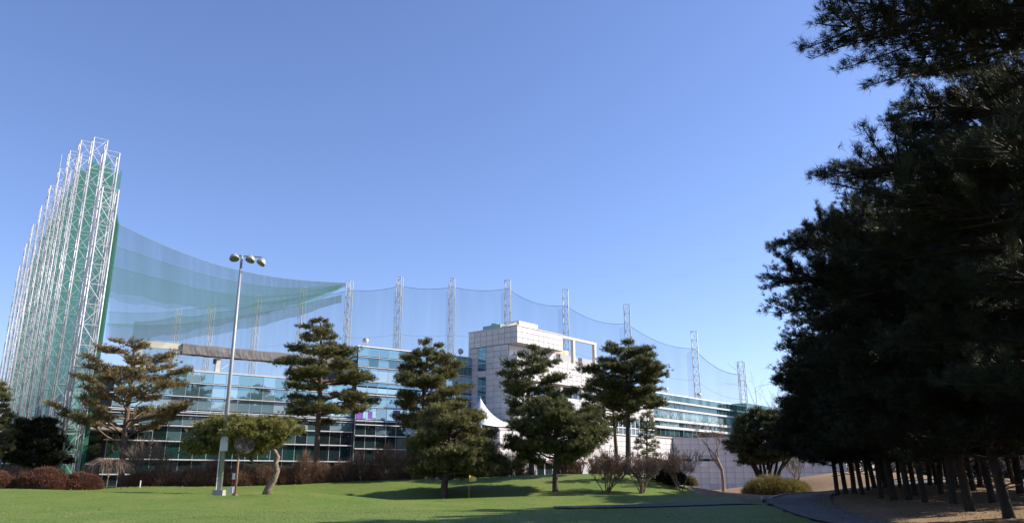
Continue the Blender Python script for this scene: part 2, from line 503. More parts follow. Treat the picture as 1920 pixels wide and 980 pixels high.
def terrain(x, y):
    x = np.atleast_1d(np.asarray(x, dtype=float)); y = np.atleast_1d(np.asarray(y, dtype=float))
    sh = x.shape
    xf, yf = x.ravel(), y.ravel()
    out = np.empty(len(xf))
    for a in range(0, len(xf), 20000):
        xx, yy = xf[a:a + 20000], yf[a:a + 20000]
        r2 = (xx[:, None] - CT[None, :, 0]) ** 2 + (yy[:, None] - CT[None, :, 1]) ** 2
        out[a:a + 20000] = _tps(r2) @ _W[:_n] + _W[_n] + _W[_n + 1] * xx + _W[_n + 2] * yy
    for mx_, my_, sx_, sy_, am_ in ((-9.5, 44.0, 4.2, 2.0, 0.32), (-9, 50.8, 6.5, 1.8, -0.36), (-28, 45, 6.5, 3.0, 0.30), (-21, 50.5, 5, 1.8, -0.20), (3, 47.6, 7, 1.5, 0.20), (-1, 51.2, 6, 1.3, -0.18), (-18, 38, 7, 2.5, -0.15), (-36, 40, 6, 3, -0.2)):
        out += am_ * np.exp(-((xf - mx_) / sx_) ** 2 - ((yf - my_) / sy_) ** 2)
    # flatten out far from the course
    d = np.maximum(np.maximum(np.abs(xf) - 60, 0), np.maximum(yf - 108, np.maximum(-yf - 8, 0)))
    fo = np.clip(1 - d / 30.0, 0, 1); fo = fo * fo * (3 - 2 * fo)
    out = np.clip(out, -0.6, 3.2) * fo
    return out.reshape(sh)
def gz(x, y):
    return float(terrain(x, y)[0])
def onground(u, v, Y):
    p = at(u, v, Y)
    return Vector((p.x, p.y, gz(p.x, p.y)))

def grid_mesh(name, X, Y, Z, mat):
    ny, nx = X.shape
    V = np.stack([X, Y, Z], -1).reshape(-1, 3)
    i = np.arange(ny - 1)[:, None] * nx + np.arange(nx - 1)[None, :]
    Fq = np.stack([i, i + 1, i + nx + 1, i + nx], -1).reshape(-1, 4)
    return np_mesh(name, V, Fq, mat, smooth=True)

gx = np.unique(np.concatenate([-np.geomspace(92, 4000, 14), np.arange(-90, 90.1, 0.9), np.geomspace(92, 4000, 14)]))
gy = np.unique(np.concatenate([-np.geomspace(26, 3000, 12), np.arange(-25, 110.1, 0.9), np.geomspace(112, 5000, 18)]))
GX, GY = np.meshgrid(gx, gy)
GZ = terrain(GX, GY)
near = (np.abs(GX) < 90) & (GY > -25) & (GY < 110)
ro = random.Random(4)
GZ = GZ + near * (0.02 * np.sin(GX * 1.7 + GY * 0.6) * np.sin(GY * 1.3 - GX * 0.4)) * (GX > 9.5) * (GY > 20)
GZ = GZ - 0.05
tagged(obj('ground', grid_mesh('ground', GX, GY, GZ, 'dormant_ground')), kind='structure')

# lawn: a sheet over the ground between the hedges and the road
def lawn_right(y):
    return np.interp(y, [-10, 20, 28, 34, 40, 46, 50, 56, 60, 66], [9.4, 9.8, 10.6, 11.5, 13.0, 13.4, 13.6, 13.2, 13.0, 12.4])
ly = np.arange(-10, 66.01, 0.45)
lt = np.linspace(0, 1, 170)
LY = np.repeat(ly[:, None], len(lt), 1)
LXR = lawn_right(ly)[:, None] + 0.12 * np.sin(ly * 2.1)[:, None]
LX = -75 + (LXR + 75) * lt[None, :]
LZ = terrain(LX, LY) + 0.0
tagged(obj('lawn', grid_mesh('lawn', LX, LY, LZ, 'lawn_grass')), kind='structure')

def strip(name, mat, pts, widths, lift, seg=60, cross=7):
    pts = np.array(pts, float)
    d = np.concatenate([[0], np.cumsum(np.hypot(*np.diff(pts, axis=0).T))])
    t = np.linspace(0, d[-1], seg)
    # smooth by averaging the piecewise-linear path
    px = np.interp(t, d, pts[:, 0]); py = np.interp(t, d, pts[:, 1]); w = np.interp(t, d, widths)
    for _ in range(12):
        px[1:-1] = (px[:-2] + 2 * px[1:-1] + px[2:]) / 4; py[1:-1] = (py[:-2] + 2 * py[1:-1] + py[2:]) / 4
    tx, ty = np.gradient(px), np.gradient(py)
    L = np.hypot(tx, ty); nx, ny = -ty / L, tx / L
    s = np.linspace(-0.5, 0.5, cross)
    X = px[:, None] + nx[:, None] * s * w[:, None]; Y = py[:, None] + ny[:, None] * s * w[:, None]
    Z = terrain(X, Y) + lift
    return tagged(obj(name, grid_mesh(name, X[:, ::-1], Y[:, ::-1], Z[:, ::-1], mat)), kind='structure'), (px, py, nx, ny, w)

road, rinfo = strip('road', 'asphalt', [(11.6, -12), (11.6, 15), (11.5, 28), (13.1, 36), (15.6, 44), (18.5, 53), (23, 61), (32, 66), (48, 68), (75, 70)], [2.0, 2.0, 1.8, 2.3, 3.2] + [4.2] * 5, 0.03, seg=110)
strip('cart_path', 'dark_asphalt', [(15.2, 45.2), (12.0, 43.6), (7, 42.6), (2.2, 42.0)], [3.0, 2.6, 2.2, 1.5], 0.055, seg=40)
# kerb on the far side of the road
px, py, nx, ny, w = rinfo
kv, kf = [], []
rows = [i for i in range(len(px)) if 47 < py[i] < 72]
for j, i in enumerate(rows):
    for off, dz in ((0.52, 0.0), (0.52, 0.16), (0.56, 0.16), (0.56, 0.0)):
        x = px[i] + nx[i] * w[i] * off; y = py[i] + ny[i] * w[i] * off
        kv.append((x, y, gz(x, y) + dz - 0.02))
    if j:
        a, b = (j - 1) * 4, j * 4
        for k in range(3):
            kf.append((a + k, a + k + 1, b + k + 1, b + k))
kb = MB(); kb.add(kv, kf)
tagged(kb.build('kerb', 'kerb'), kind='structure')

# ---------------------------------------------------------------- buildings
D1 = Vector((math.sin(R(53.6)), math.cos(R(53.6)), 0))
P875 = Vector((-5.2, 92.0, 0))
RZ1 = math.atan2(D1.y, D1.x)
D2 = Vector((math.sin(R(40.6)), math.cos(R(40.6)), 0))
E2 = Vector((-D2.y, D2.x, 0))
RZ2 = math.atan2(D2.y, D2.x)
CORNER = Vector((0.58, 87.0, 0))
rg = random.Random(11)

def glaze(parent, x0, x1, rows, pw, y0=0.0, mullion=True):
    """one pane per opening, each its own box; rows = (z0, z1, [materials])"""
    n = max(1, round((x1 - x0) / pw)); w = (x1 - x0) / n
    for z0, z1, mats in rows:
        for i in range(n):
            piece('pane', (w - 0.05, 0.03, z1 - z0 - 0.06), (x0 + (i + 0.5) * w, y0 - 0.03, (z0 + z1) / 2), rg.choice(mats), parent,
                  (R(rg.uniform(-0.25, 0.25)), 0, R(rg.uniform(-0.3, 0.3))))
    if mullion:
        zb, zt = min(r_[0] for r_ in rows), max(r_[1] for r_ in rows)
        for i in range(n + 1):
            piece('mullion', (0.045, 0.10, zt - zb), (x0 + i * w, y0 - 0.01, (zb + zt) / 2), 'mullion', parent)

T, S_, D_, G_, C_ = 'glass_teal', 'glass_sky', 'glass_dark', 'glass_green', 'glass_curtain'
# long low glass wing on the left
B1L = 23.2
org1 = P875 - D1 * 37.7
b1 = thing('glass_wing', 'long low teal glass wing with white ledges behind the left pines', 'building', org1, RZ1, 'glass wings of the golf range')
MB().box(0.0, B1L, 0.05, 14, -0.4, 11.25).build('wall', 'dark_core', b1)
MB().box(-0.1, B1L, -0.06, 14.1, 11.27, 11.42).build('roof_edge', 'ledge_metal', b1)
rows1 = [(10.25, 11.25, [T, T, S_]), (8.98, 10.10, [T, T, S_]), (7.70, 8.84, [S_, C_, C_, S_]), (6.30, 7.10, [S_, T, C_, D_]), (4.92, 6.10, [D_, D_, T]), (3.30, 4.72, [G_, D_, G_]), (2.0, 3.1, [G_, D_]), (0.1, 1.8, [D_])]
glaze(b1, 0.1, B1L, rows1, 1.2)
for z, h, dp in [(10.17, 0.075, 0.22), (8.91, 0.075, 0.22), (7.58, 0.075, 0.22), (7.2, 0.075, 0.26), (6.2, 0.09, 0.32), (4.82, 0.09, 0.32), (3.2, 0.09, 0.32), (1.9, 0.09, 0.32)]:
    piece('ledge', (B1L + 0.3, dp, h), (B1L / 2 - 0.05, -dp / 2 - 0.05, z), 'ledge_metal', b1)
piece('railing', (B1L, 0.04, 0.05), (B1L / 2, -0.42, 7.42), 'white_metal', b1)
# canopy at the near end with its dark shop front
cn = MB(); cn.box(-7.5, 3.2, -2.4, 0.0, 5.55, 5.8); cn.build('canopy', 'roof_grey', b1)
MB().box(-7.4, 0.0, 0.4, 8, -0.4, 5.5).build('porch_wall', 'dark_core', b1)
for i in range(5):
    piece('porch_pane', (1.36, 0.03, 2.3), (-6.7 + i * 1.45, 0.36, 4.1), 'glass_dark', b1, (0, 0, R(rg.uniform(-0.4, 0.4))))
piece('ledge', (7.4, 0.4, 0.12), (-3.7, 0.15, 2.75), 'white_metal', b1)
# taller glass block against the stone tower
org2 = P875 - D1 * 14.5
b2 = thing('glass_block', 'taller green glass block joining the white stone tower', 'building', org2, RZ1, 'glass wings of the golf range')
MB().box(0, 14.9, -0.55, 13, -0.4, 15.2).build('wall', 'dark_core', b2)
MB().box(-0.12, 14.9, -0.68, 13.1, 15.2, 15.32).build('roof_edge', 'white_metal', b2)
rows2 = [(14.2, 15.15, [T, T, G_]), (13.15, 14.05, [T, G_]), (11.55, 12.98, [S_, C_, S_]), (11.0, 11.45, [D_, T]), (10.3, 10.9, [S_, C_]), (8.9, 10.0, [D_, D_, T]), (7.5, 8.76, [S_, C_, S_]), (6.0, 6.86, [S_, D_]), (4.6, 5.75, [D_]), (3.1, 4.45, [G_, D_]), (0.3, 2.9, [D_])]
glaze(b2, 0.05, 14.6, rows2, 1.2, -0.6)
for z, h, dp in [(14.1, 0.06, 0.18), (13.06, 0.08, 0.2), (11.5, 0.06, 0.16), (10.12, 0.10, 0.28), (8.83, 0.08, 0.24), (7.38, 0.09, 0.3), (6.98, 0.09, 0.3), (5.86, 0.10, 0.34), (4.52, 0.09, 0.32), (3.0, 0.10, 0.32)]:
    piece('ledge', (14.6, dp, h), (7.3, -0.66 - dp / 2, z), 'ledge_metal', b2)
for x, z, w_, h_ in [(-0.0, 0, 0, 0)]:
    pass
for lx, z, w_, h_ in [(0.55, 8.1, 0.75, 1.1), (1.75, 8.0, 0.5, 0.8), (4.9, 8.15, 0.85, 1.0), (9.15, 11.9, 0.35, 1.9)]:
    piece('banner', (w_, 0.02, h_), (lx, -0.665, z), 'purple', b2)
# side return of the block above the low wing
for k, (z0, z1) in enumerate([(14.2, 15.15), (13.15, 14.05), (11.6, 12.98)]):
    piece('side_pane', (0.03, 2.6, z1 - z0), (-0.03, 0.85, (z0 + z1) / 2), 'glass_green', b2)

# rooftop frame with a brown tarpaulin
fr = thing('roof_frame', 'cream rooftop frame half wrapped in brown tarpaulin above the low glass wing', 'frame', org1 + Vector((-D1.y, D1.x, 0)) * 0.9 + Vector((0, 0, 11.5)), RZ1)
MB().box(1.7, 6.2, -0.25, 0.25, 1.80, 2.38).build('beam', 'cream', fr)
for x in (1.95, 9.1, 16.7, 22.6):
    piece('column', (0.42, 0.42, 2.0), (x, 0, 0.95), 'cream', fr)
tb = MB()
nx_ = 84
tv, tf = [], []
rt = random.Random(5)
for i in range(nx_ + 1):
    x = 5.6 + (23.1 - 5.6) * i / nx_
    j = 0.012 * math.sin(i * 0.9) + rt.uniform(-0.014, 0.014)
    sag = 0.05 * math.sin(i * math.pi / 15) ** 2
    fold = 0.05 * max(0.0, math.cos((x - 9.1) * 2 * math.pi / 7.6)) ** 12
    tv += [(x, 0.42, 1.42 + j), (x, 0.40, 2.42 - sag), (x, -0.38 + j * .5, 2.44 - sag), (x, -0.43 + j * .5, 2.40 - sag), (x, -0.44 + j - fold, 1.95), (x, -0.43 - j - fold, 1.44 + sag), (x, -0.36 - j, 1.40 + sag)]
    if i:
        a, b = (i - 1) * 7, i * 7
        for k in range(6):
            tf.append((a + k, b + k, b + k + 1, a + k + 1))
tb.add(tv, tf)
tb.build('tarpaulin', 'tarp', fr, smooth=False)
for x in (8.75, 16.35):
    o = MB().tube([(x - 0.02, -0.3, 0.75), (x - 0.02, -0.42, 1.2)], [0.16, 0.2], 8).build('speaker', 'dark_core', fr)
MB().tube([(9.5, 0, 0.3), (10.7, 0, 1.35)], 0.025, 5).build('brace', 'white_metal', fr)

# ---- white stone tower
tw = thing('stone_tower', 'white stone-clad tower with overhanging top box and slit windows', 'building', CORNER, RZ2)
core = MB()
core.box(0.06, 17.0, 1.45, 7.6, -0.4, 16.3)
core.build('wall', 'joint', tw)
lower = MB()
lower.box(0.06, 17.0, 0.06, 1.5, -0.4, 10.8)
lower.build('wall', 'joint', tw)
mid = MB()
mid.box(0.06, 17.0, 0.06, 1.5, 12.3, 15.0)
mid.build('wall', 'joint', tw)
top = MB()
top.box(0.06, 8.6, 0.06, 7.6, 16.35, 18.25)
top.build('top_box', 'joint', tw)
MB().box(-0.05, 8.66, -0.05, 7.66, 18.25, 18.36).build('coping', 'cream', tw)
MB().box(8.66, 17.1, 0.02, 7.66, 15.0, 15.1).build('terrace_coping', 'cream', tw)
PH = 0.65
def clad(parent, axis, a0, a1, z0, z1, pw, ph, skip=None, proud=0.0, mats=('stone', 'stone', 'stone_alt')):
    n = max(1, round((a1 - a0) / pw)); w_ = (a1 - a0) / n
    m = max(1, round((z1 - z0) / ph)); h_ = (z1 - z0) / m
    for j in range(m):
        for i in range(n):
            ac, zc = a0 + (i + 0.5) * w_, z0 + (j + 0.5) * h_
            if skip and skip(ac, zc): continue
            d = 0.05 + rg.uniform(-0.006, 0.006)
            if axis == 'x':      # face that looks along -y
                piece('panel', (w_ - 0.050, 0.07, h_ - 0.050), (ac, proud + 0.03 + rg.uniform(-.004, .004), zc), rg.choice(mats), parent)
            else:                # face that looks along -x
                piece('panel', (0.07, w_ - 0.050, h_ - 0.050), (proud + 0.03 + rg.uniform(-.004, .004), ac, zc), rg.choice(mats), parent)
clad(tw, 'x', 0.0, 8.6, 16.35, 18.25, 0.95, 0.633)
clad(tw, 'y', 0.0, 7.6, 16.35, 18.25, 0.95, 0.633)
# left (shaded) face, with the slit of windows left open
win = lambda a, z: 4.75 < a < 6.05 and (9.6 < z < 12.9 or 13.5 < z < 16.3)
clad(tw, 'y', 1.4, 4.75, 3.3, 16.3, 1.12, 0.65)
clad(tw, 'y', 6.05, 7.6, 3.3, 16.3, 1.55, 0.65)
clad(tw, 'y', 4.75, 6.05, 3.3, 9.6, 1.3, 0.63)
clad(tw, 'y', 4.75, 6.05, 12.85, 13.5, 1.3, 0.65)
clad(tw, 'y', 0.0, 1.4, 3.3, 10.8, 1.4, 0.625)
clad(tw, 'y', 0.0, 1.4, 12.3, 15.0, 1.4, 0.675)
for z0, z1, nn in ((13.5, 16.3, 3), (9.6, 12.85, 3)):
    hh = (z1 - z0) / nn
    for k in range(nn):
        wo_ = piece('window_pane', (0.03, 1.2, hh - 0.07), (0.035, 5.4, z0 + (k + 0.5) * hh), 'glass_teal' if z0 > 13 and k else 'glass_dark', tw, (0, R(rg.uniform(-.2, .2)), 0))
        piece('transom', (0.10, 1.3, 0.06), (0.02, 5.4, z0 + k * hh), 'white_metal', tw)
# sunlit face
clad(tw, 'x', 0.0, 17.0, 12.3, 15.0, 0.95, 0.675)
clad(tw, 'x', 0.0, 17.0, 5.9, 10.8, 1.9, 0.70)
clad(tw, 'x', 0.0, 17.0, 3.2, 5.9, 2.8, 0.9)
for x0, x1, z0, z1 in ((1.8, 8.2, 10.9, 12.2), (9.5, 12.5, 10.9, 12.2), (13.2, 16.4, 10.9, 12.2)):
    n = round((x1 - x0) / 1.1)
    for i in range(n):
        piece('window_pane', ((x1 - x0) / n - 0.08, 0.03, z1 - z0), (x0 + (i + .5) * (x1 - x0) / n, 1.42, (z0 + z1) / 2), 'glass_dark', tw)
for x in (3.9, 8.6, 12.9):
    piece('pillar', (0.4, 0.4, 1.5), (x, 0.5, 11.55), 'cream', tw)
piece('niche_wall', (8.4, 0.06, 1.3), (4.4, 1.40, 15.65), 'stone', tw)
# ground floor openings, mostly hidden by shrubs
for i in range(7):
    piece('window_pane', (1.25, 0.04, 2.0), (2.5 + i * 1.45, -0.02, 2.0), 'glass_dark', tw)
    piece('window_frame', (0.09, 0.08, 2.3), (1.8 + i * 1.45, -0.04, 2.0), 'white_metal', tw)
MB().box(1.6, 12.2, -0.7, 0.0, 3.2, 3.45).build('porch_roof', 'maroon', tw)
# open frame on the roof terrace
MB().box(8.66, 15.9, 0.05, 0.42, 18.0, 18.3).build('frame_beam', 'cream', tw)
for x in (11.0, 15.6):
    piece('frame_column', (0.42, 0.38, 3.0), (x, 0.24, 16.55), 'cream', tw)
ph = MB().box(9.4, 14.3, 4.0, 8.0, 15.0, 16.75).build('penthouse', 'louver', tw)
MB().box(9.0, 14.7, 3.6, 8.4, 16.75, 17.45).build('penthouse_fascia', 'rusty_cream', ph)
for i in range(8):
    piece('louver', (0.05, 0.06, 1.7), (9.55 + i * 0.66, 3.97, 15.87), 'mullion', ph)
# roof plant
ac = thing('roof_unit', 'pale green cooling unit on the white tower roof', 'roof unit', CORNER + D2 * 2.2 + E2 * 5.0 + Vector((0, 0, 18.36)), RZ2, 'roof plant')
MB().box(-0.9, 0.9, -1.3, 1.5, 0, 0.75).build('casing', 'unit_green', ac)
MB().lathe([(0.45, 0.75), (0.5, 1.05), (0.4, 1.1), (0.0, 1.1)], 14, Matrix.Translation((0, 0.3, 0))).build('fan_cowl', 'unit_green', ac)
MB().box(-0.5, 0.5, -1.34, -1.3, 0.15, 0.6).build('grille', 'louver', ac)
ac2 = thing('roof_unit', 'cream ducted plant box at the front of the tower roof', 'roof unit', CORNER + D2 * 3.6 + E2 * 2.2 + Vector((0, 0, 18.36)), RZ2, 'roof plant')
MB().box(-1.6, 1.9, -0.8, 0.8, 0.35, 0.95).build('casing', 'cream', ac2)
MB().box(-1.3, 1.6, -0.6, 0.6, 0.0, 0.35).build('plinth', 'roof_grey', ac2)
vs = [(-3.0, -0.2, 0.2), (-1.6, -0.7, 0.9), (-1.6, 0.7, 0.9), (-3.0, 0.6, 0.2), (-3.0, -0.2, 0), (-1.6, -0.7, 0.2), (-1.6, 0.7, 0.2), (-3.0, 0.6, 0)]
dm = MB(); dm.add(vs, [(0, 1, 2, 3), (4, 7, 6, 5), (0, 4, 5, 1), (1, 5, 6, 2), (2, 6, 7, 3), (3, 7, 4, 0)]); dm.build('duct', 'cream', ac2)

# ---- stone hall that links the tower and the right wing
hl = thing('stone_hall', 'low white stone hall with a strip window right of the tall pines', 'building', CORNER + D2 * 17.0, RZ2)
MB().box(0.05, 17.0, 0.06, 12, -0.4, 7.0).build('wall', 'joint', hl)
MB().box(0.05, 12.3, 0.06, 12, 7.0, 11.45).build('wall', 'joint', hl)
MB().box(0.0, 12.36, -0.06, 12, 11.45, 11.6).build('coping', 'cream', hl)
MB().box(12.36, 17.05, -0.06, 0.9, 7.0, 7.12).build('coping', 'cream', hl)
clad(hl, 'x', 0.05, 17.0, 0.2, 6.8, 1.9, 0.66)
clad(hl, 'x', 0.05, 12.3, 9.2, 11.45, 1.9, 0.75)
n = 12
for i in range(n):
    x = 0.1 + (i + .5) * 12.1 / n
    piece('pane', (0.92, 0.03, 1.12), (x, -0.0, 8.5), 'glass_dark' if i % 3 else 'glass_teal', hl, (0, 0, R(rg.uniform(-.4, .4))))
    piece('pane', (0.92, 0.03, 0.72), (x, -0.0, 7.45), 'glass_curtain', hl)
    piece('window_frame', (0.1, 0.14, 2.2), (0.1 + i * 12.1 / n, -0.03, 8.0), 'white_metal', hl)
for z in (9.12, 7.88, 6.98):
    piece('window_rail', (12.2, 0.16, 0.12), (6.15, -0.05, z), 'white_metal', hl)
for i in range(4):
    piece('slot_window', (1.1, 0.05, 0.5), (11.6 + i * 1.25, -0.03, 3.7), 'glass_teal', hl)
piece('slot_hood', (5.2, 0.3, 0.12), (13.6, -0.15, 4.05), 'cream', hl)
for i in range(4):
    piece('window_pane', (1.0, 0.05, 2.1), (0.9 + i * 1.15, -0.04, 2.1), 'glass_dark', hl)
    piece('window_frame', (0.1, 0.12, 2.3), (0.33 + i * 1.15, -0.06, 2.1), 'white_metal', hl)

# ---- right glass wing
rw = thing('glass_wing', 'far receding teal glass wing with white ledges above the stone wall', 'building', CORNER + D2 * 29.3 + E2 * 0.7, RZ2, 'glass wings of the golf range')
RL = 37.0
MB().box(0.05, RL, 0.05, 12, -0.4, 13.2).build('wall', 'dark_core', rw)
MB().box(-0.05, RL, -0.08, 12.1, 13.2, 13.35).build('roof_edge', 'white_metal', rw)
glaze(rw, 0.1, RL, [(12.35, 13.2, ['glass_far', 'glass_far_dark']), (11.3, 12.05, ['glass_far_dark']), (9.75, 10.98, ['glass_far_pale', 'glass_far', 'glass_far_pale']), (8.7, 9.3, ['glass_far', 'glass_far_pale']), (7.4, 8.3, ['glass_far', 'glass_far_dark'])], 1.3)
for z, h in ((12.2, 0.24), (11.14, 0.26), (9.52, 0.36), (8.5, 0.34)):
    piece('ledge', (RL - 0.2, 0.3, h), (RL / 2, -0.2, z), 'ledge_metal', rw)
pb = MB(); pb.box(26.0, 36.6, -2.6, 0.0, 7.0, 13.3); pb.build('stair_block', 'glass_green', rw)
for i in range(7):
    for z0, z1 in ((12.35, 13.2), (11.3, 12.05), (9.75, 10.98)):
        piece('pane', (1.4, 0.03, z1 - z0 - 0.05), (26.8 + i * 1.5, -2.63, (z0 + z1) / 2), 'glass_far', rw)

# ---- frontal stone wall
wa = CORNER + D2 * 34.0
ww = thing('stone_wall', 'grey shaded stone wall with dark slot windows facing the road', 'wall', wa + Vector((0.1, -0.05, 0)), R(-1.0))
WL = 24.0
MB().box(0.05, WL, 0.06, 3.0, -0.4, 6.95).build('wall', 'joint', ww)
MB().box(-0.05, WL, -0.05, 3.0, 6.95, 7.1).build('coping', 'stone_alt', ww)
slot = lambda a, z: 3.5 < z < 4.3 and (0.9 < a < 1.9 or 3.2 < a < 6.4 or 8.0 < a < 12.5 or 14 < a < 18.5)
clad(ww, 'x', 0.0, WL, 0.0, 6.95, 1.2, 0.77, slot, mats=('stone_alt', 'stone', 'stone_alt'))
for a0, a1 in ((1.2, 2.4), (3.6, 6.0), (8.4, 12.0), (14.4, 18.0)):
    piece('slot_window', (a1 - a0, 0.05, 0.55), ((a0 + a1) / 2, 0.04, 3.9), 'glass_dark', ww)
sr = MB()
poly = [(wa.x + 0.1, wa.y + 3), (wa.x + 24, wa.y + 2.6), (wa.x + 30, wa.y + 24), (wa.x + 20, wa.y + 22)]
sr.add([(x, y, 6.7) for x, y in poly] + [(x, y, 6.9) for x, y in poly], [(0, 3, 2, 1), (4, 5, 6, 7), (0, 1, 5, 4), (1, 2, 6, 5), (2, 3, 7, 6), (3, 0, 4, 7)])
o = sr.build('terrace_roof', 'roof_grey', None)
o.parent = ww; o.matrix_parent_inverse = (Matrix.Translation(ww.location) @ ww.rotation_euler.to_matrix().to_4x4()).inverted()

# ---- podium with marquee
pd = thing('stone_podium', 'shaded stone podium with a dark red ledge below the marquee', 'podium', CORNER, RZ2)
MB().box(-6.0, -0.1, -2.6, 8.0, -0.4, 6.35).build('wall', 'joint', pd)
MB().box(-6.08, -0.1, -2.68, 8.0, 6.35, 6.5).build('coping', 'stone', pd)
clad(pd, 'y', -2.6, 8.0, 2.0, 6.3, 1.33, 0.86, proud=-6.06)
clad(pd, 'x', -5.95, -0.2, 2.0, 6.3, 1.33, 0.86, proud=-2.66)
MB().box(-6.5, -6.1, -2.9, 8.0, 4.05, 4.4).build('ledge', 'maroon', pd)
tc_ = CORNER + D2 * -3.2 + E2 * 2.6
te = thing('marquee', 'white peaked marquee tent beside the tower', 'tent', (tc_.x, tc_.y, 6.5), RZ2)
nseg, nr = 24, 9
tvv, tff = [], []
for i in range(nr + 1):
    t = i / nr
    for k in range(nseg):
        a = 2 * math.pi * k / nseg
        ca, sa = math.cos(a), math.sin(a)
        sq = 1 / max(abs(ca), abs(sa))
        rr = 0.06 + 2.5 * t * (1 + (sq - 1) * t)
        z = 0.75 + 2.7 * (1 - t) ** 1.75
        tvv.append((rr * ca, rr * sa, z - 0.05 * math.cos(4 * a) * t))
    if i:
        for k in range(nseg):
            k2 = (k + 1) % nseg
            tff.append(((i - 1) * nseg + k, i * nseg + k, i * nseg + k2, (i - 1) * nseg + k2))
b = nr * nseg
for k in range(nseg):
    x, y, z = tvv[b + k]; tvv.append((x, y, z - 0.35))
for k in range(nseg):
    k2 = (k + 1) % nseg
    tff.append((b + k, b + nseg + k, b + nseg + k2, b + k2))
cm = MB(); cm.add(tvv, tff); cm.build('canopy', 'tent', te, smooth=True)
for sx in (-1, 1):
    for sy in (-1, 1):
        MB().tube([(sx * 2.4, sy * 2.4, 0), (sx * 2.4, sy * 2.4, 0.8)], 0.05, 6).build('leg', 'white_metal', te)
MB().tube([(0, 0, 3.3), (0, 0, 3.65)], 0.03, 5).build('finial', 'white_metal', te)

# ---- roof floodlights
def flood(label, p, aim):
    t = thing('roof_floodlight', label, 'floodlight', p, aim, 'roof floodlights')
    MB().tube([(0, 0, 0), (0, 0, 0.5)], 0.05, 6).build('stem', 'mullion', t)
    h = MB(); mt = Matrix.Translation((0, 0, 0.62)) @ Matrix.Rotation(R(60), 4, 'X')
    h.lathe([(0.02, -0.28), (0.2, -0.22), (0.32, -0.05), (0.36, 0.12), (0.36, 0.16)], 14, mt)
    hd = h.build('head', 'lamp_shell', t, smooth=True)
    g = MB(); g.lathe([(0.34, 0.13), (0.0, 0.14)], 14, mt); g.build('lens', 'lamp_lens', hd)
def on(o, D, E, x, y, z):
    p = o + D * x + E * y
    return (p.x, p.y, z)
E1 = Vector((-D1.y, D1.x, 0))
flood('roof floodlight on the left end of the taller glass block', on(org2, D1, E1, 1.3, 0.4, 15.4), R(200))
flood('roof floodlight on the glass block next to the white tower', on(org2, D1, E1, 13.6, 0.4, 15.4), R(150))
flood('left roof floodlight on the far right glass wing', on(CORNER, D2, E2, 35.2, 1.2, 13.35), R(200))
flood('right roof floodlight on the far right glass wing', on(CORNER, D2, E2, 45.2, 1.2, 13.35), R(150))

# ---------------------------------------------------------------- net towers
def truss(name, label, base, side, h, rz, leg_r, br_r, bay, mat, group, arm=True):
    t = thing(name, label, 'net tower', base, rz, group)
    s = side / 2
    cs = [(-s, -s), (s, -s), (s, s), (-s, s)]
    for x, y in cs:
        MB().tube([(x, y, -0.5), (x, y, h)], leg_r, 6).build('leg', mat, t, smooth=True)
    b = MB()
    n = max(2, round(h / bay)); dz = h / n
    for i in range(n + 1):
        z = i * dz
        for k in range(4):
            a, c = cs[k], cs[(k + 1) % 4]
            b.tube([(a[0], a[1], z), (c[0], c[1], z)], br_r, 4, cap=False)
            if i < n:
                p, q = (a, c) if (i + k) % 2 else (c, a)
                b.tube([(p[0], p[1], z), (q[0], q[1], z + dz)], br_r, 4, cap=False)
    b.build('lattice_bracing', mat, t, kind='stuff')
    if arm:
        MB().tube([(s, -s, h), (s + 0.5, -s - 0.2, h)], 0.07, 6).build('pulley_arm', mat, t)
        MB().tube([(s + 0.45, -s - 0.2, h), (s + 0.45, -s - 0.2, h - 2.2)], 0.03, 4).build('rope', 'dark_core', t)
    return t

ROW_RZ = R(90 + 38)
tower_spec = [(189, 357, 58.0), (192, 288, 62.0), (171, 264, 67.9), (146, 269, 74), (125, 288, 80.5), (105, 321, 86.3), (87, 352, 92), (70, 389, 97.5), (54, 424, 103), (41, 460, 108), (28, 501, 113)]
ordw = ['nearest and shortest white lattice net tower at the right end of the row', 'second white lattice net tower from the right end of the row', 'third white lattice net tower from the right, the tallest in view',
        'fourth white lattice net tower from the right end of the row', 'fifth white lattice net tower from the right end of the row', 'sixth white lattice net tower from the right, topped by an antenna',
        'seventh white lattice net tower from the right end of the row', 'eighth white lattice net tower from the right end of the row', 'ninth white lattice net tower from the right end of the row',
        'tenth white lattice net tower from the right, second from the left end', 'leftmost and farthest white lattice net tower of the row']
TOW = []
for (u, v, Y), lab in zip(tower_spec, ordw):
    p = at(u + 16, v, Y)
    t = truss('net_tower', lab, (p.x, p.y, 0.2), 1.15, p.z - 0.2, ROW_RZ, 0.068, 0.033, 1.55, 'galvanised', 'white lattice net towers on the left')
    TOW.append(p)
    if 'antenna' in lab:
        MB().tube([(0.5, 0.5, p.z - 0.2), (0.5, 0.5, p.z + 2.0)], 0.035, 5).build('antenna', 'galvanised', t)

# hanging nets behind that row
def sheet(name, label, top, bot, mat, nz=10, wave=0.0, cat='net', group=None, wl=1.3):
    """top, bot: lists of Vectors of equal length"""
    n = len(top); V = []; rs = random.Random(len(label))
    ph_ = rs.uniform(0, 6)
    for i in range(n):
        for j in range(nz + 1):
            t = j / nz
            p = top[i].lerp(bot[i], t)
            if wave:
                a = min(n - 1, i + 1); c = max(0, i - 1)
                d = (top[a] - top[c]); nn = Vector((-d.y, d.x, 0)).normalized()
                p = p + nn * wave * math.sin(i * wl + ph_ + 0.6 * math.sin(i * 0.37) + t * 0.8) * (0.25 + 0.75 * t)
            V.append(p[:])
    m_ = nz + 1
    Fq = [(i * m_ + j, i * m_ + j + 1, (i + 1) * m_ + j + 1, (i + 1) * m_ + j) for i in range(n - 1) for j in range(nz)]
    o = obj(name, np_mesh(name, V, Fq, mat, smooth=True))
    return tagged(o, label, cat, group)

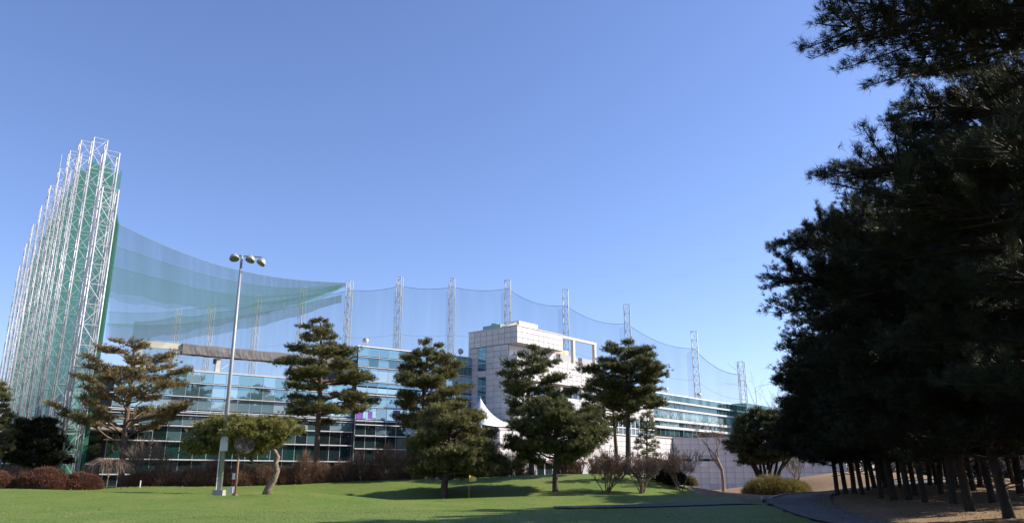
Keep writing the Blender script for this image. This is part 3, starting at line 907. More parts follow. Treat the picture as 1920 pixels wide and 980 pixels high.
rowdir = Vector((-math.sin(R(38)), math.cos(R(38)), 0)); rown = Vector((rowdir.y, -rowdir.x, 0))
for off, lab, mt, wv in ((0.12, 'green hanging net right behind the white lattice towers', 'net_dense', 0.10), (0.45, 'second layer of green net behind the white lattice towers', 'net_dense', 0.14)):
    tp, bt = [], []
    for i in range(len(TOW) - 1):
        for k in range(9):
            t = k / 9
            p = TOW[i].lerp(TOW[i + 1], t)
            z = p.z - 1.2 - 2.0 * 4 * t * (1 - t) * 0.6 - (2.6 if i == 0 and off > .3 else 0)
            q = p + rown * (0.575 + off)
            tp.append(Vector((q.x, q.y, z))); bt.append(Vector((q.x, q.y, 0.3)))
    sheet('side_net', lab, tp, bt, mt, 14, wv, group='nets along the white towers')
# bunched net at the near end
e0 = TOW[0] + rown * 0.85
tp = []; bt = []
for k in range(14):
    a = k / 13
    q = e0 - rowdir * (0.9 * a - 0.5) + rown * (0.10 * math.sin(k * 2.2) + 0.1 * a)
    tp.append(Vector((q.x, q.y, TOW[0].z - 1.6 - 1.2 * a))); bt.append(Vector((q.x, q.y, 0.4)))
sheet('gathered_net', 'dark green net gathered in folds at the end of the tower row', tp, bt, 'net_dense', 12, 0.06, group='nets along the white towers')

# ---- far masts with the back net
far_spec = [(335, 580, 210), (398, 573, 195), (485, 553, 180), (569, 538, 172), (656, 528, 165), (750, 520, 160), (848, 522, 157), (952, 525, 154), (1060, 543, 152), (1175, 571, 150), (1301, 621, 148), (1389, 678, 143)]
ordf = ['first', 'second', 'third', 'fourth', 'fifth', 'sixth', 'seventh', 'eighth', 'ninth', 'tenth', 'eleventh', 'twelfth']
FAR = []
for i, (u, v, Y) in enumerate(far_spec):
    p = at(u, v, Y); FAR.append(p)
    nxt = at(*far_spec[min(i + 1, 11)]); prv = at(*far_spec[max(i - 1, 0)])
    d = nxt - prv
    lab = f'{ordf[i]} of the slim grey net masts behind the buildings, counted from the left'
    truss('net_mast', lab, (p.x, p.y, -0.2), 1.05, p.z + 0.2, math.atan2(d.y, d.x) + R(4), 0.075 if i < 11 else 0.085, 0.035, 1.75, 'far_galvanised', 'slim net masts behind the buildings', arm=False)
first_left = FAR[0] + (FAR[0] - FAR[1]) * 1.6
pts = [first_left] + FAR
drops = [2.0] + [1.6] * 8 + [3.0, 3.6, 3.2, 2.2]
for i in range(len(pts) - 1):
    a, b = pts[i], pts[i + 1]
    tp, bt = [], []
    for k in range(17):
        t = k / 16
        p = a.lerp(b, t)
        z = p.z - (drops[i] * (1 - t) + drops[i + 1] * t) - 4 * t * (1 - t) * (0.6 if i < 8 else 1.3)
        y = p.y + 0.8
        tp.append(Vector((p.x, y, z))); bt.append(Vector((p.x, y, 4.0)))
    lab = f'pale back net hung between the {ordf[i-1]} and {ordf[i]} grey masts from the left' if i else 'pale back net left of the first grey mast'
    o = sheet('back_net', lab, tp, bt, 'net_back', 8, 0.12, group='back nets between the masts', wl=0.7)
    cb = MB(); cb.tube([q[:] for q in tp], 0.04, 4); cb.build('edge_rope', 'net_rope', o)
    MB().tube([(q.x, q.y, q.z * 0.72 + 1.1) for q in tp], 0.02, 3).build('seam_rope', 'net_rope', o)
    if i:
        # the panels overlap beside each mast
        sg = a
        e = (a - pts[i - 1]).normalized()
        q0 = a - e * 1.5; z0 = tp[0].z
        sv = [(q0.x, q0.y + 1.4, z0 - 0.9), (a.x, a.y + 1.4, z0), (a.x, a.y + 1.4, 4), (q0.x, q0.y + 1.4, 4)]
        obj('overlap', np_mesh('overlap', sv, [(0, 1, 2, 3)], 'net_strip'), o)

# ---- sagging roof nets slung from the near tower to the fifth mast
A0, B0 = (228, 425, 60.0), (648, 531, 164.0)
def sling(label, topc, botc, mat, yoff):
    """topc / botc: edge of the sling as (u, v) points; depth runs from the near tower to the far mast"""
    n = 40
    def curve(cp):
        us = [c[0] for c in cp]; vs_ = [c[1] for c in cp]
        from_u, to_u = us[0], us[-1]
        out = []
        # smooth interpolation through the points
        u = np.linspace(from_u, to_u, n + 1); v = np.interp(u, us, vs_)
        for _ in range(14):
            v[1:-1] = (v[:-2] + 2 * v[1:-1] + v[2:]) / 4
        for a, b in zip(u, v):
            f = (a - A0[0]) / (B0[0] - A0[0])
            # straight run in plan between the two masts
            inv = (1 - f) / A0[2] + f / B0[2]
            out.append(at(a, b, 1 / inv + yoff))
        return out
    tc1, bc1 = curve(topc), curve(botc)
    for k_, q_ in enumerate(bc1): q_.z += 0.10 * math.sin(k_ * 0.9 + yoff) + 0.06 * math.sin(k_ * 2.3)
    o = sheet('sling_net', label, tc1, bc1, mat, 8, 0.0, group='roof nets slung across the range')
    cb = MB(); cb.tube([q[:] for q in curve(topc)], 0.022, 4); cb.build('edge_rope', 'net_rope', o)
sling('highest pale green sling net rising to the near tower', [(205, 412), (300, 458), (400, 496), (500, 518), (580, 527), (648, 530)], [(205, 640), (300, 632), (400, 612), (500, 588), (580, 562), (648, 536)], 'net_back', 0)
sling('sling net layer below the top edge of the roof nets', [(208, 458), (300, 490), (400, 520), (500, 538), (590, 540), (640, 533)], [(203, 560), (300, 578), (400, 575), (500, 560), (590, 548), (640, 538)], 'net_green', 1.5)
sling('middle sling net with the deepest green fold', [(210, 500), (300, 522), (380, 545), (470, 556), (560, 552), (635, 534)], [(203, 545), (280, 560), (360, 578), (450, 580), (540, 566), (635, 545)], 'net_green', 3.0)
sling('lowest sling net fringe hanging above the roof frame', [(203, 584), (260, 588), (330, 584), (400, 572), (500, 566), (600, 552), (640, 534)], [(200, 608), (260, 622), (330, 612), (400, 600), (500, 586), (600, 568), (640, 540)], 'net_green', 4.5)
sling('pale sling net strip below the green fringe', [(200, 606), (300, 610), (400, 600), (520, 580), (640, 552)], [(197, 636), (300, 642), (400, 628), (520, 604), (640, 566)], 'net_back', 6.0)

# ---------------------------------------------------------------- lamp post, fan, flag, stakes
lp = onground(410, 930, 47.5)
topz = at(455, 478, 47.5).z
H = topz - lp.z
lamp = thing('lamp_post', 'tall grey lamp post with three floodlights on the lawn', 'lamp post', lp, R(0))
MB().tube([(0, 0, -0.2), (0, 0, H * 0.5), (0, 0, H)], [0.155, 0.11, 0.07], 14).build('pole', 'pole_paint', lamp, smooth=True)
bb = MB(); bb.box(-0.30, 0.30, -0.27, 0.27, -0.1, 0.34); bb.build('base_block', 'kerb', lamp)
MB().box(-0.1, 0.36, -0.34, -0.20, 2.55, 3.75).build('switch_box', 'box_paint', lamp)
MB().tube([(-0.12, -0.2, 0.2), (-0.12, -0.22, 2.6)], 0.03, 5).build('conduit', 'white_metal', lamp)
MB().tube([(-0.55, 0, H), (1.15, 0.5, H)], 0.055, 6).build('cross_arm', 'mullion', lamp)
for x, y, ry, dz in ((-0.42, -0.15, -14, -0.22), (0.52, 0.1, 10, -0.26), (1.12, 0.45, 26, -0.36)):
    mt = Matrix.Translation((x, y, H + dz)) @ Matrix.Rotation(R(ry), 4, 'Y') @ Matrix.Rotation(R(-22), 4, 'X')
    hb = MB(); hb.lathe([(0.03, 0.27), (0.13, 0.25), (0.25, 0.12), (0.30, -0.04), (0.30, -0.10), (0.28, -0.10)], 18, mt)
    hd = hb.build('lamp_head', 'lamp_shell', lamp, smooth=True)
    lb = MB(); lb.lathe([(0.285, -0.085), (0.17, -0.15), (0.0, -0.165)], 18, mt); lb.build('lens', 'lamp_lens', hd, smooth=True)
    MB().tube([(x, y, H + dz + 0.3), (x, y, H + 0.03)], 0.04, 5).build('bracket', 'mullion', lamp)

fp = onground(440, 931, 47)
fan = thing('green_fan', 'caged turf fan on a rusty pole beside the lamp post', 'fan', fp, 0)
MB().tube([(0, 0, -0.2), (0.02, 0, 2.75)], [0.075, 0.06], 8).build('pole', 'rust_pole', fan, smooth=True)
MB().tube([(0, 0, -0.02), (0, 0, 0.16)], 0.14, 10).build('foot', 'rust_pole', fan)
MB().box(-0.34, -0.1, -0.16, 0.10, 0.20, 0.55).build('motor_box', 'box_paint', fan)
MB().box(-0.22, -0.1, -0.10, 0.06, 0.95, 1.3).build('switch_box', 'box_paint', fan)
mt = Matrix.Translation((0.30, 0, 2.98)) @ Matrix.Rotation(R(35), 4, 'Z') @ Matrix.Rotation(R(78), 4, 'X')
cg = MB()
for rr in (0.16, 0.3, 0.42, 0.52, 0.58):
    for zz in ((-0.16, 0.16) if rr < 0.55 else (-0.12, 0, 0.12)):
        zz2 = zz * (1.0 if rr > 0.5 else 1.25)
        cg.tube([mt @ Vector((rr * math.cos(a), rr * math.sin(a), zz2)) for a in np.linspace(0, 2 * math.pi, 25)], 0.014, 4, cap=False)
for k in range(28):
    a = 2 * math.pi * k / 28
    cg.tube([mt @ Vector((r_ * math.cos(a), r_ * math.sin(a), z_)) for r_, z_ in ((0.1, -0.2), (0.45, -0.19), (0.58, -0.12), (0.58, 0.12), (0.45, 0.19), (0.1, 0.2))], 0.012, 4, cap=False)
cg.build('cage', 'fan_mesh', fan)
MB().lathe([(0.0, -0.22), (0.13, -0.2), (0.14, 0.1), (0.0, 0.2)], 12, mt).build('hub', 'fan_mesh', fan)
for k in range(4):
    a = 2 * math.pi * k / 4 + 0.4
    bl = MB()
    q = []
    for r_, w_, tw_ in ((0.1, 0.08, 0.5), (0.3, 0.2, 0.35), (0.52, 0.24, 0.2)):
        for sgn in (-1, 1):
            q.append(mt @ (Matrix.Rotation(a, 4, 'Z') @ Vector((r_, sgn * w_ * 0.5 * math.cos(tw_), sgn * w_ * 0.5 * math.sin(tw_)))))
    q2 = [v_ + mt.to_3x3() @ Vector((0, 0, 0.012)) for v_ in q]
    bl.add(q + q2, [(0, 1, 3, 2), (2, 3, 5, 4), (6, 8, 9, 7), (8, 10, 11, 9), (0, 2, 8, 6), (2, 4, 10, 8), (1, 7, 9, 3), (3, 9, 11, 5), (4, 5, 11, 10)])
    bl.build('blade', 'fan_blade', fan)
MB().tube([(0.02, 0, 2.7), (0.16, 0.0, 2.82), (0.28, 0, 2.95)], 0.05, 6).build('arm', 'rust_pole', fan)

g0 = onground(879, 940, 46.5)
fl = thing('golf_flag', 'yellow golf flag on a thin pole before the broad pine', 'flag', g0)
fh = at(879, 889, 46.5).z - g0.z
MB().tube([(0, 0, -0.1), (0, 0, fh)], 0.009, 5).build('pole', 'rust_pole', fl)
fv, ff = [], []
for i in range(9):
    t = i / 8
    for sgn in (0, 1):
        for th in (0, 0.012):
            fv.append((0.015 + 0.40 * t, 0.06 * math.sin(t * 5) + th, fh - 0.03 - sgn * (0.36 - 0.16 * t) - 0.12 * t))
for i in range(8):
    a, b = i * 4, i * 4 + 4
    ff += [(a, b, b + 2, a + 2), (a + 1, a + 3, b + 3, b + 1)]
fm = MB(); fm.add(fv, ff); fm.build('cloth', 'flag', fl, smooth=True)

for lab, u, v, Y, h in (('short white stake on the lawn edge by the left pine', 262, 912, 55, 0.42), ('short white stake on the lawn edge by the tall conifer', 572, 904, 59, 0.38), ('short white stake just left of the golf flag', 852, 898, 59.5, 0.45)):
    p = onground(u, v, Y)
    st = MB(); st.tube([(0, 0, -0.1), (0.01, 0, h), (0.01, 0, h + 0.03)], [0.045, 0.045, 0.02], 8)
    o = st.build('boundary_stake', 'stake', None); o.location = p
    tagged(o, lab, 'stake', 'boundary stakes')

# ---------------------------------------------------------------- vegetation
def needles(P, Dr, k, ln, wd, spread, rng, tint_mid=0.5, tint_var=0.35):
    """P, Dr (n,3): tuft places and axes -> k slim triangles each"""
    n = len(P)
    tuft_t = np.clip(tint_mid + rng.normal(0, tint_var, n), 0, 1)
    d = Dr[:, None, :] + rng.normal(0, spread, (n, k, 3))
    d /= np.linalg.norm(d, axis=2, keepdims=True) + 1e-9
    L = ln * rng.uniform(0.65, 1.15, (n, k, 1))
    side = np.cross(d, rng.normal(0, 1, (n, k, 3)))
    side /= np.linalg.norm(side, axis=2, keepdims=True) + 1e-9
    base = P[:, None, :] + rng.normal(0, ln * 0.12, (n, k, 3))
    a = base - side * wd * 0.5; b = base + side * wd * 0.5; c = base + d * L
    V = np.stack([a, b, c], 2).reshape(-1, 3)
    F = np.arange(len(V)).reshape(-1, 3)
    return V, F, np.repeat(tuft_t, k * 3)

def tubes_np(segs):
    """segs: list of (points, radii, sides) -> V, F (quads)"""
    m = MB()
    for p, r_, n in segs:
        m.tube(p, r_, n, cap=False)
    return m

def unit(v):
    return v / (np.linalg.norm(v) + 1e-9)

def pine_parts(seed, trunk, trunk_r, prof, nb, needle, dens=1.0, inner=0.38, flat=0.10, root_drop=0.22, droop=0.0, sec=1.0, up=0.6, knee=0.0, wig=0.10, lvar=(0.72, 1.06), jit=0.16, extra=(), tiers=0):
    """trunk: list of local points; prof: [(z, r_left, r_right)] of the crown's outline; returns trunk MB, crown arrays"""
    rn = random.Random(seed); rng = np.random.default_rng(seed)
    tp = np.array([p[:] for p in trunk], float)
    tz = tp[:, 2]
    mb = MB()
    nT = len(tp)
    # refine the trunk with a slight wobble
    tt = np.linspace(0, nT - 1, nT * 4)
    pts = np.stack([np.interp(tt, np.arange(nT), tp[:, i]) for i in range(3)], 1)
    for _ in range(3):
        pts[1:-1] = (pts[:-2] + 2 * pts[1:-1] + pts[2:]) / 4
    H_ = max(1e-3, pts[-1, 2])
    rad = [max(0.025, trunk_r * (1.0 - 0.80 * (i / (len(pts) - 1)) ** 1.1)) for i in range(len(pts))]
    rad[0] *= 1.25
    mb.tube([tuple(p) for p in pts], rad, 9)
    zs = np.array([p[0] for p in prof]); rl = np.array([p[1] for p in prof]); rr = np.array([p[2] for p in prof])
    order = np.argsort(zs); zs, rl, rr = zs[order], rl[order], rr[order]
    z0, z1 = zs[0], zs[-1]
    twigs = MB()
    TP, TD = [], []
    ln, wd, k, spread = needle
    ga = rn.uniform(0, 6.28)
    for b in range(nb + len(extra)):
        f = min(1.0, (b + rn.uniform(0.1, 0.9)) / nb)
        if tiers and b < nb: f = min(1.0, max(0.0, (round(f * tiers) + rn.uniform(-0.52, 0.52)) / tiers))
        ze = z0 + (z1 - z0) * f
        az = ga + b * 2.39996 + rn.uniform(-0.35, 0.35)
        if b >= nb: az, ze, xL = extra[b - nb]
        ca, sa = math.cos(az), math.sin(az)
        side_r = np.interp(ze, zs, rr if ca > 0 else rl)
        mean_r = 0.5 * (np.interp(ze, zs, rl) + np.interp(ze, zs, rr))
        L = (side_r * ca * ca + mean_r * sa * sa) * rn.uniform(*lvar)
        L = max(L, 0.3)
        if b >= nb: L = xL
        zr = min(max(ze - L * root_drop * rn.uniform(0.6, 1.5), pts[0, 2] + 0.3), pts[-1, 2])
        ax = np.array([np.interp(zr, pts[:, 2], pts[:, 0]), np.interp(zr, pts[:, 2], pts[:, 1]), zr])
        end = np.array([np.interp(ze, pts[:, 2], pts[:, 0]) + ca * L, np.interp(ze, pts[:, 2], pts[:, 1]) + sa * L, ze - droop * L])
        mid = ax * 0.5 + end * 0.5 + np.array([rn.uniform(-wig, wig) * L, rn.uniform(-wig, wig) * L, (knee + rn.uniform(-0.05, 0.10)) * L])
        s = np.linspace(0, 1, 7)[:, None]
        path = (1 - s) ** 2 * ax + 2 * s * (1 - s) * mid + s * s * end
        path[1:-1] += rng.normal(0, 0.025 * L, (5, 3))
        r0 = max(0.02, trunk_r * 0.42 * min(1, L / 3.0) * (1 - 0.5 * f))
        mb.tube([tuple(p) for p in path], [r0 * (1 - 0.78 * i / 6) for i in range(7)], 5, cap=False)
        bd = unit(end - ax); bd[2] *= 0.4; bd = unit(bd)
        lat = np.array([-bd[1], bd[0], 0])
        ns = max(4, int((5 + L * 3.6) * sec))
        for q in range(ns + 1):
            t = inner + (1 - inner) * (q + rn.uniform(0, 1)) / (ns + 1)
            t = min(t, 1.0)
            p0 = np.array([np.interp(t, s[:, 0], path[:, i]) for i in range(3)])
            sg = -1 if q % 2 else 1
            ang = R(rn.uniform(28, 70))
            sd_ = unit(bd * math.cos(ang) + lat * sg * math.sin(ang) + np.array([0, 0, rn.uniform(-0.05, 0.35)]))
            sl = L * (0.46 * (1.0 - 0.62 * t)) * rn.uniform(0.6, 1.2) + 0.15
            sl = min(sl, 2.2)
            if q == ns: sd_ = bd; sl = 0.3 + 0.05 * L
            p1 = p0 + sd_ * sl
            twigs.tube([tuple(p0), tuple(p0 * 0.5 + p1 * 0.5 + np.array([0, 0, -0.02 * sl])), tuple(p1)], [0.022 + 0.006 * sl, 0.016, 0.008], 3, cap=False)
            nt_ = max(2, int((sl / (ln * 0.46)) * 2.0 * dens))
            tq = rng.uniform(0.12, 1.05, (nt_, 1)) ** 0.8
            pp = p0 + (p1 - p0) * tq
            pp = pp + rng.normal(0, 1, (nt_, 3)) * np.array([jit, jit, min(flat, jit * 1.3)]) * min(1.0, 0.45 + sl) + np.array([0, 0, 0.04])
            dd = sd_[None, :] * 0.7 + np.array([0, 0, up])[None, :] + rng.normal(0, 0.4, (nt_, 3))
            TP.append(pp); TD.append(dd)
    TP = np.concatenate(TP); TD = np.concatenate(TD)
    TD /= np.linalg.norm(TD, axis=1, keepdims=True)
    V, F, tint = needles(TP, TD, k, ln, wd, spread, rng)
    return mb, twigs, V, F, tint, len(TP)

def crown_mesh(name, twigs, V, F, tint, leafmat, barkmat):
    tv = np.array(twigs.v, dtype=np.float32).reshape(-1, 3); tf = np.array(twigs.f, dtype=np.int32).reshape(-1, 4)
    tri = np.concatenate([tf[:, [0, 1, 2]], tf[:, [0, 2, 3]]])
    VV = np.concatenate([V, tv]); FF = np.concatenate([F, tri + len(V)])
    mi = np.concatenate([np.zeros(len(F), int), np.ones(len(tri), int)])
    tt = np.concatenate([tint, np.full(len(tv), 0.4)])
    return np_mesh(name, VV, FF, None, mats=[leafmat, barkmat], midx=mi, tint=tt)

TRIS = [0]
def pine(label, base, Y, trunk_px, prof_px, nb, seed, r, leaf, bark='bark_red', needle=(0.27, 0.036, 11, 0.55), name='pine_tree', group='ornamental pines on the lawn', **kw):
    bp = onground(base[0], base[1], Y)
    loc = [Vector((0, 0, -0.25))]
    for u, v in trunk_px:
        loc.append(at(u, v, Y) - bp)
    pr = []
    for v, ul, ur in prof_px:
        c = at((ul + ur) / 2, v, Y)
        # axis of the trunk at this height
        zz = c.z - bp.z
        zsT = [p.z for p in loc]; xsT = [p.x for p in loc]
        axx = float(np.interp(zz, zsT, xsT)) + bp.x
        pr.append((zz, max(0.25, axx - at(ul, v, Y).x), max(0.25, at(ur, v, Y).x - axx)))
    t = thing(name, label, 'tree', bp, 0, group)
    mb, tw_, V, F, tint, n = pine_parts(seed, loc, r, pr, nb, needle, **kw)
    mb.build('trunk', bark, t, smooth=True)
    obj('crown', crown_mesh('crown', tw_, V, F, tint, leaf, bark), t)
    TRIS[0] += len(F)
    return t

pine('sparse brownish pine with wide open branches before the left glass wing', (229, 893), 58, [(232, 830), (240, 760), (246, 715), (250, 660), (255, 645)],
     [(795, 130, 330), (770, 108, 345), (745, 112, 330), (715, 150, 345), (690, 165, 338), (670, 170, 342), (652, 195, 325), (638, 225, 300)], 36, 3, 0.24, 'needles_brown', dens=0.62, inner=0.45, root_drop=0.35, wig=0.18, flat=0.07, lvar=(0.6, 1.1))
pine('tall layered conical pine right of the lamp post', (592, 893), 61, [(596, 800), (601, 720), (602, 650), (601, 605)],
     [(790, 525, 690), (765, 520, 702), (735, 530, 700), (705, 512, 690), (680, 528, 690), (660, 545, 672), (640, 550, 640), (625, 562, 640), (612, 570, 625), (600, 590, 612)], 54, 8, 0.25, 'needles_olive', dens=1.0, root_drop=0.10, wig=0.08, flat=0.08, tiers=11, lvar=(0.62, 1.08))
pine('round-topped pine behind the broad pine near the tower', (793, 905), 65, [(795, 800), (794, 720), (800, 680), (805, 652)],
     [(800, 745, 880), (770, 745, 878), (745, 752, 875), (715, 742, 880), (690, 742, 862), (668, 760, 850), (652, 775, 838), (642, 790, 822)], 48, 12, 0.24, 'needles_olive', dens=1.25, tiers=9, flat=0.12, lvar=(0.68, 1.12))
pine('broad low pine with a short dark trunk on the lawn', (832, 925), 52, [(833, 905), (838, 880), (842, 830), (846, 770)],
     [(888, 770, 945), (868, 768, 955), (845, 772, 930), (820, 780, 920), (795, 790, 915), (775, 800, 895), (760, 830, 872)], 58, 21, 0.27, 'needles_olive', bark='bark_grey', dens=1.3, root_drop=0.10, flat=0.13, tiers=8, lvar=(0.7, 1.16))
pine('open umbrella pine in front of the white tower corner', (997, 889), 63, [(996, 840), (992, 760), (991, 710), (1002, 668), (1008, 655)],
     [(775, 930, 1010), (760, 940, 1075), (735, 955, 1080), (715, 932, 1083), (695, 932, 1062), (680, 965, 1050), (662, 970, 1040), (652, 985, 1025)], 30, 33, 0.24, 'needles_green', bark='bark_grey', dens=1.15, root_drop=0.32, flat=0.12)
pine('rounded pine on the lawn with a leaning crown before the tower base', (1041, 920), 53, [(1041, 880), (1043, 850), (1040, 800), (1040, 765)],
     [(858, 965, 1100), (840, 962, 1128), (818, 965, 1136), (795, 960, 1130), (775, 970, 1110), (760, 985, 1080), (752, 1010, 1060)], 54, 41, 0.21, 'needles_green', bark='bark_grey', dens=1.3, root_drop=0.22, flat=0.13, tiers=7, lvar=(0.68, 1.12))
pine('tallest straight-stemmed pine with a flat dense crown', (1178, 889), 62, [(1178, 840), (1177, 760), (1174, 700), (1170, 650)],
     [(765, 1140, 1235), (748, 1112, 1235), (725, 1100, 1232), (702, 1095, 1245), (680, 1105, 1238), (660, 1118, 1215), (645, 1140, 1200)], 46, 52, 0.25, 'needles_green', bark='bark_grey', dens=1.2, root_drop=0.22, flat=0.09, tiers=7, lvar=(0.7, 1.1))
pine('thinner pine just left of the tallest straight pine', (1157, 887), 66, [(1156, 850), (1152, 800), (1149, 745), (1148, 705)],
     [(790, 1095, 1190), (770, 1085, 1195), (745, 1085, 1180), (720, 1092, 1165), (700, 1110, 1160)], 26, 57, 0.20, 'needles_green', bark='bark_red', dens=0.95, root_drop=0.28, flat=0.11)
pine('slim young conifer between the two bare shrubs', (1213, 893), 58, [(1213, 850), (1213, 800), (1214, 768)],
     [(880, 1190, 1236), (850, 1190, 1235), (830, 1194, 1236), (810, 1202, 1228), (790, 1206, 1222), (772, 1210, 1217)], 36, 61, 0.09, 'needles_olive', bark='bark_grey', dens=0.5, root_drop=0.0, flat=0.06, droop=0.1, sec=0.8)
pine('pine cut off by the left edge of the picture', (-12, 893), 55, [(-10, 830), (-8, 760), (-8, 712)],
     [(862, -60, 28), (835, -60, 34), (805, -55, 22), (775, -50, 12), (745, -40, 10), (718, -25, 8)], 38, 67, 0.2, 'needles_olive', dens=1.2)
pine('low dark pine left of the net towers', (72, 893), 57, [(72, 850), (70, 810), (70, 785)],
     [(872, 20, 118), (850, 18, 125), (825, 22, 118), (800, 28, 108), (785, 45, 92)], 40, 71, 0.18, 'needles_dark', dens=1.2, bark='bark_dark')

# twisted pine: a bent trunk and a flat crown to the left
tb_ = onground(503, 922, 49.5)
tpn = thing('pine_tree', 'twisted pale-barked pine with a flat bright crown behind the lamp post', 'tree', tb_, 0, 'ornamental pines on the lawn')
def L5(u, v, dy=0.0):
    return at(u, v, 49.5) - tb_ + Vector((0, dy, 0))
mm = MB()
mm.tube([L5(499, 928), L5(503, 915), L5(513, 900), L5(519, 882), L5(516, 868), L5(521, 856), L5(515, 845), L5(506, 838), L5(500, 826), L5(480, 815), L5(460, 806)],
        [0.28, 0.22, 0.20, 0.19, 0.18, 0.14, 0.125, 0.115, 0.10, 0.08, 0.04], 9)
mm.build('trunk', 'bark_pale', tpn, smooth=True)
m2 = MB()
m2.tube([L5(515, 869), L5(500, 868, -.1), L5(482, 872, -.2), L5(468, 870, -.3), L5(452, 866, -.35)], [0.13, 0.115, 0.09, 0.07, 0.035], 7)
m2.tube([L5(482, 871, -.2), L5(475, 864, -.2), L5(470, 860, -.25)], [0.09, 0.07, 0.05], 6)
m2.tube([L5(506, 838), L5(520, 834), L5(534, 822), L5(542, 812)], [0.10, 0.08, 0.06, 0.03], 6)
m2.tube([L5(480, 815), L5(450, 822, .3), L5(415, 832, .5), L5(380, 828, .6)], [0.08, 0.07, 0.05, 0.03], 6)
m2.build('branch', 'bark_pale', tpn, smooth=True)
mb, tw_, V, F, tint, n = pine_parts(77, [L5(470, 860), L5(465, 830), L5(462, 800), L5(460, 785)], 0.09,
    [(L5(0, v).z, (462 - l) * 49.5 / 1456 / 1.02, (r_ - 462) * 49.5 / 1456 / 1.02) for v, l, r_ in ((850, 358, 440), (836, 356, 480), (822, 362, 535), (808, 368, 560), (797, 385, 556), (788, 420, 520))], 46, (0.25, 0.034, 11, 0.55), dens=1.15, root_drop=0.10, flat=0.10)
mb.build('limbs', 'bark_grey', tpn, smooth=True)
obj('crown', crown_mesh('crown', tw_, V, F, tint, 'needles_bright', 'bark_grey'), tpn)

# multi-stem table pine on the right
mp_ = onground(1437, 905, 78)
tt_ = thing('pine_tree', 'dark umbrella-shaped multi-stemmed pine above the yellow bush', 'tree', mp_, 0, 'ornamental pines on the lawn')
def L7(u, v, dy=0.0):
    return at(u, v, 78) - mp_ + Vector((0, dy, 0))
rs = random.Random(9)
for k in range(9):
    a = -1 + 2 * k / 8
    m = MB()
    ub = 1440 + a * 12
    m.tube([L7(ub, 912, rs.uniform(-.4, .4)), L7(ub + a * 14, 880, rs.uniform(-.6, .6)), L7(ub + a * 32, 850, rs.uniform(-1, 1)), L7(1437 + a * 62, 815, rs.uniform(-1.6, 1.6))], [0.16, 0.13, 0.11, 0.06], 6)
    m.build('stem', 'bark_dark', tt_, smooth=True)
mb, tw_, V, F, tint, n = pine_parts(83, [L7(1440, 880), L7(1438, 830), L7(1437, 790), L7(1437, 768)], 0.12,
    [(L7(0, v).z, (1437 - l) * 78 / 1510, (r_ - 1437) * 78 / 1510) for v, l, r_ in ((868, 1380, 1440), (845, 1366, 1500), (825, 1364, 1508), (805, 1370, 1505), (788, 1385, 1490), (772, 1405, 1465))], 64, (0.32, 0.045, 11, 0.55), dens=1.25, root_drop=0.12, flat=0.13)
mb.build('limbs', 'bark_dark', tt_, smooth=True)
obj('crown', crown_mesh('crown', tw_, V, F, tint, 'needles_table', 'bark_dark'), tt_)

# ---------------------------------------------------------------- bare trees and shrubs
def grow(mb, rn, p, d, L, r_, depth, spread, up=0.15, seg=3, twl=None):
    pts = [p]; q = p.copy(); dd = d.copy()
    for i in range(seg):
        dd = (dd + Vector((rn.gauss(0, .13), rn.gauss(0, .13), rn.gauss(0, .08) + up * 0.3))).normalized()
        q = q + dd * (L / seg); pts.append(q.copy())
    r1 = max(0.011, r_ * 0.55)
    mb.tube(pts, [r_ + (r1 - r_) * i / seg for i in range(seg + 1)], 5 if depth > 2 else 3, cap=False)
    if depth == 0: return
    n = rn.randint(3, 4) if depth > 1 else rn.randint(3, 5)
    for i in range(n):
        t = rn.uniform(0.35, 1.0) if i else 1.0
        k = min(seg - 1, int(t * seg)); b = pts[k].lerp(pts[k + 1], t * seg - k)
        nd = (dd + Vector((rn.gauss(0, spread), rn.gauss(0, spread), rn.gauss(0, spread * 0.6) + up))).normalized()
        grow(mb, rn, b, nd, L * rn.uniform(0.5, 0.78), r1 * rn.uniform(0.6, 0.9), depth - 1, spread, up)

def bare_mesh(seed, stems, L, r_, depth, spread, lean, mat, up=0.15):
    rn = random.Random(seed); mb = MB()
    for k in range(stems):
        a = rn.uniform(0, 6.28) if stems > 1 else 0
        ln_ = lean * rn.uniform(0.5, 1.2) if stems > 1 else 0
        d = Vector((math.cos(a) * ln_, math.sin(a) * ln_, 1)).normalized()
        grow(mb, rn, Vector((0.08 * math.cos(a), 0.08 * math.sin(a), -0.15)), d, L * rn.uniform(0.8, 1.1), r_, depth, spread, up)
    v = np.array(mb.v, dtype=np.float32); f = np.array([q for q in mb.f if len(q) == 4], dtype=np.int32)
    rng = np.random.default_rng(seed)
    return np_mesh('branches', v, f, mat, tint=np.repeat(rng.uniform(0.2, 0.9, len(v) // 3 + 1), 3)[:len(v)])

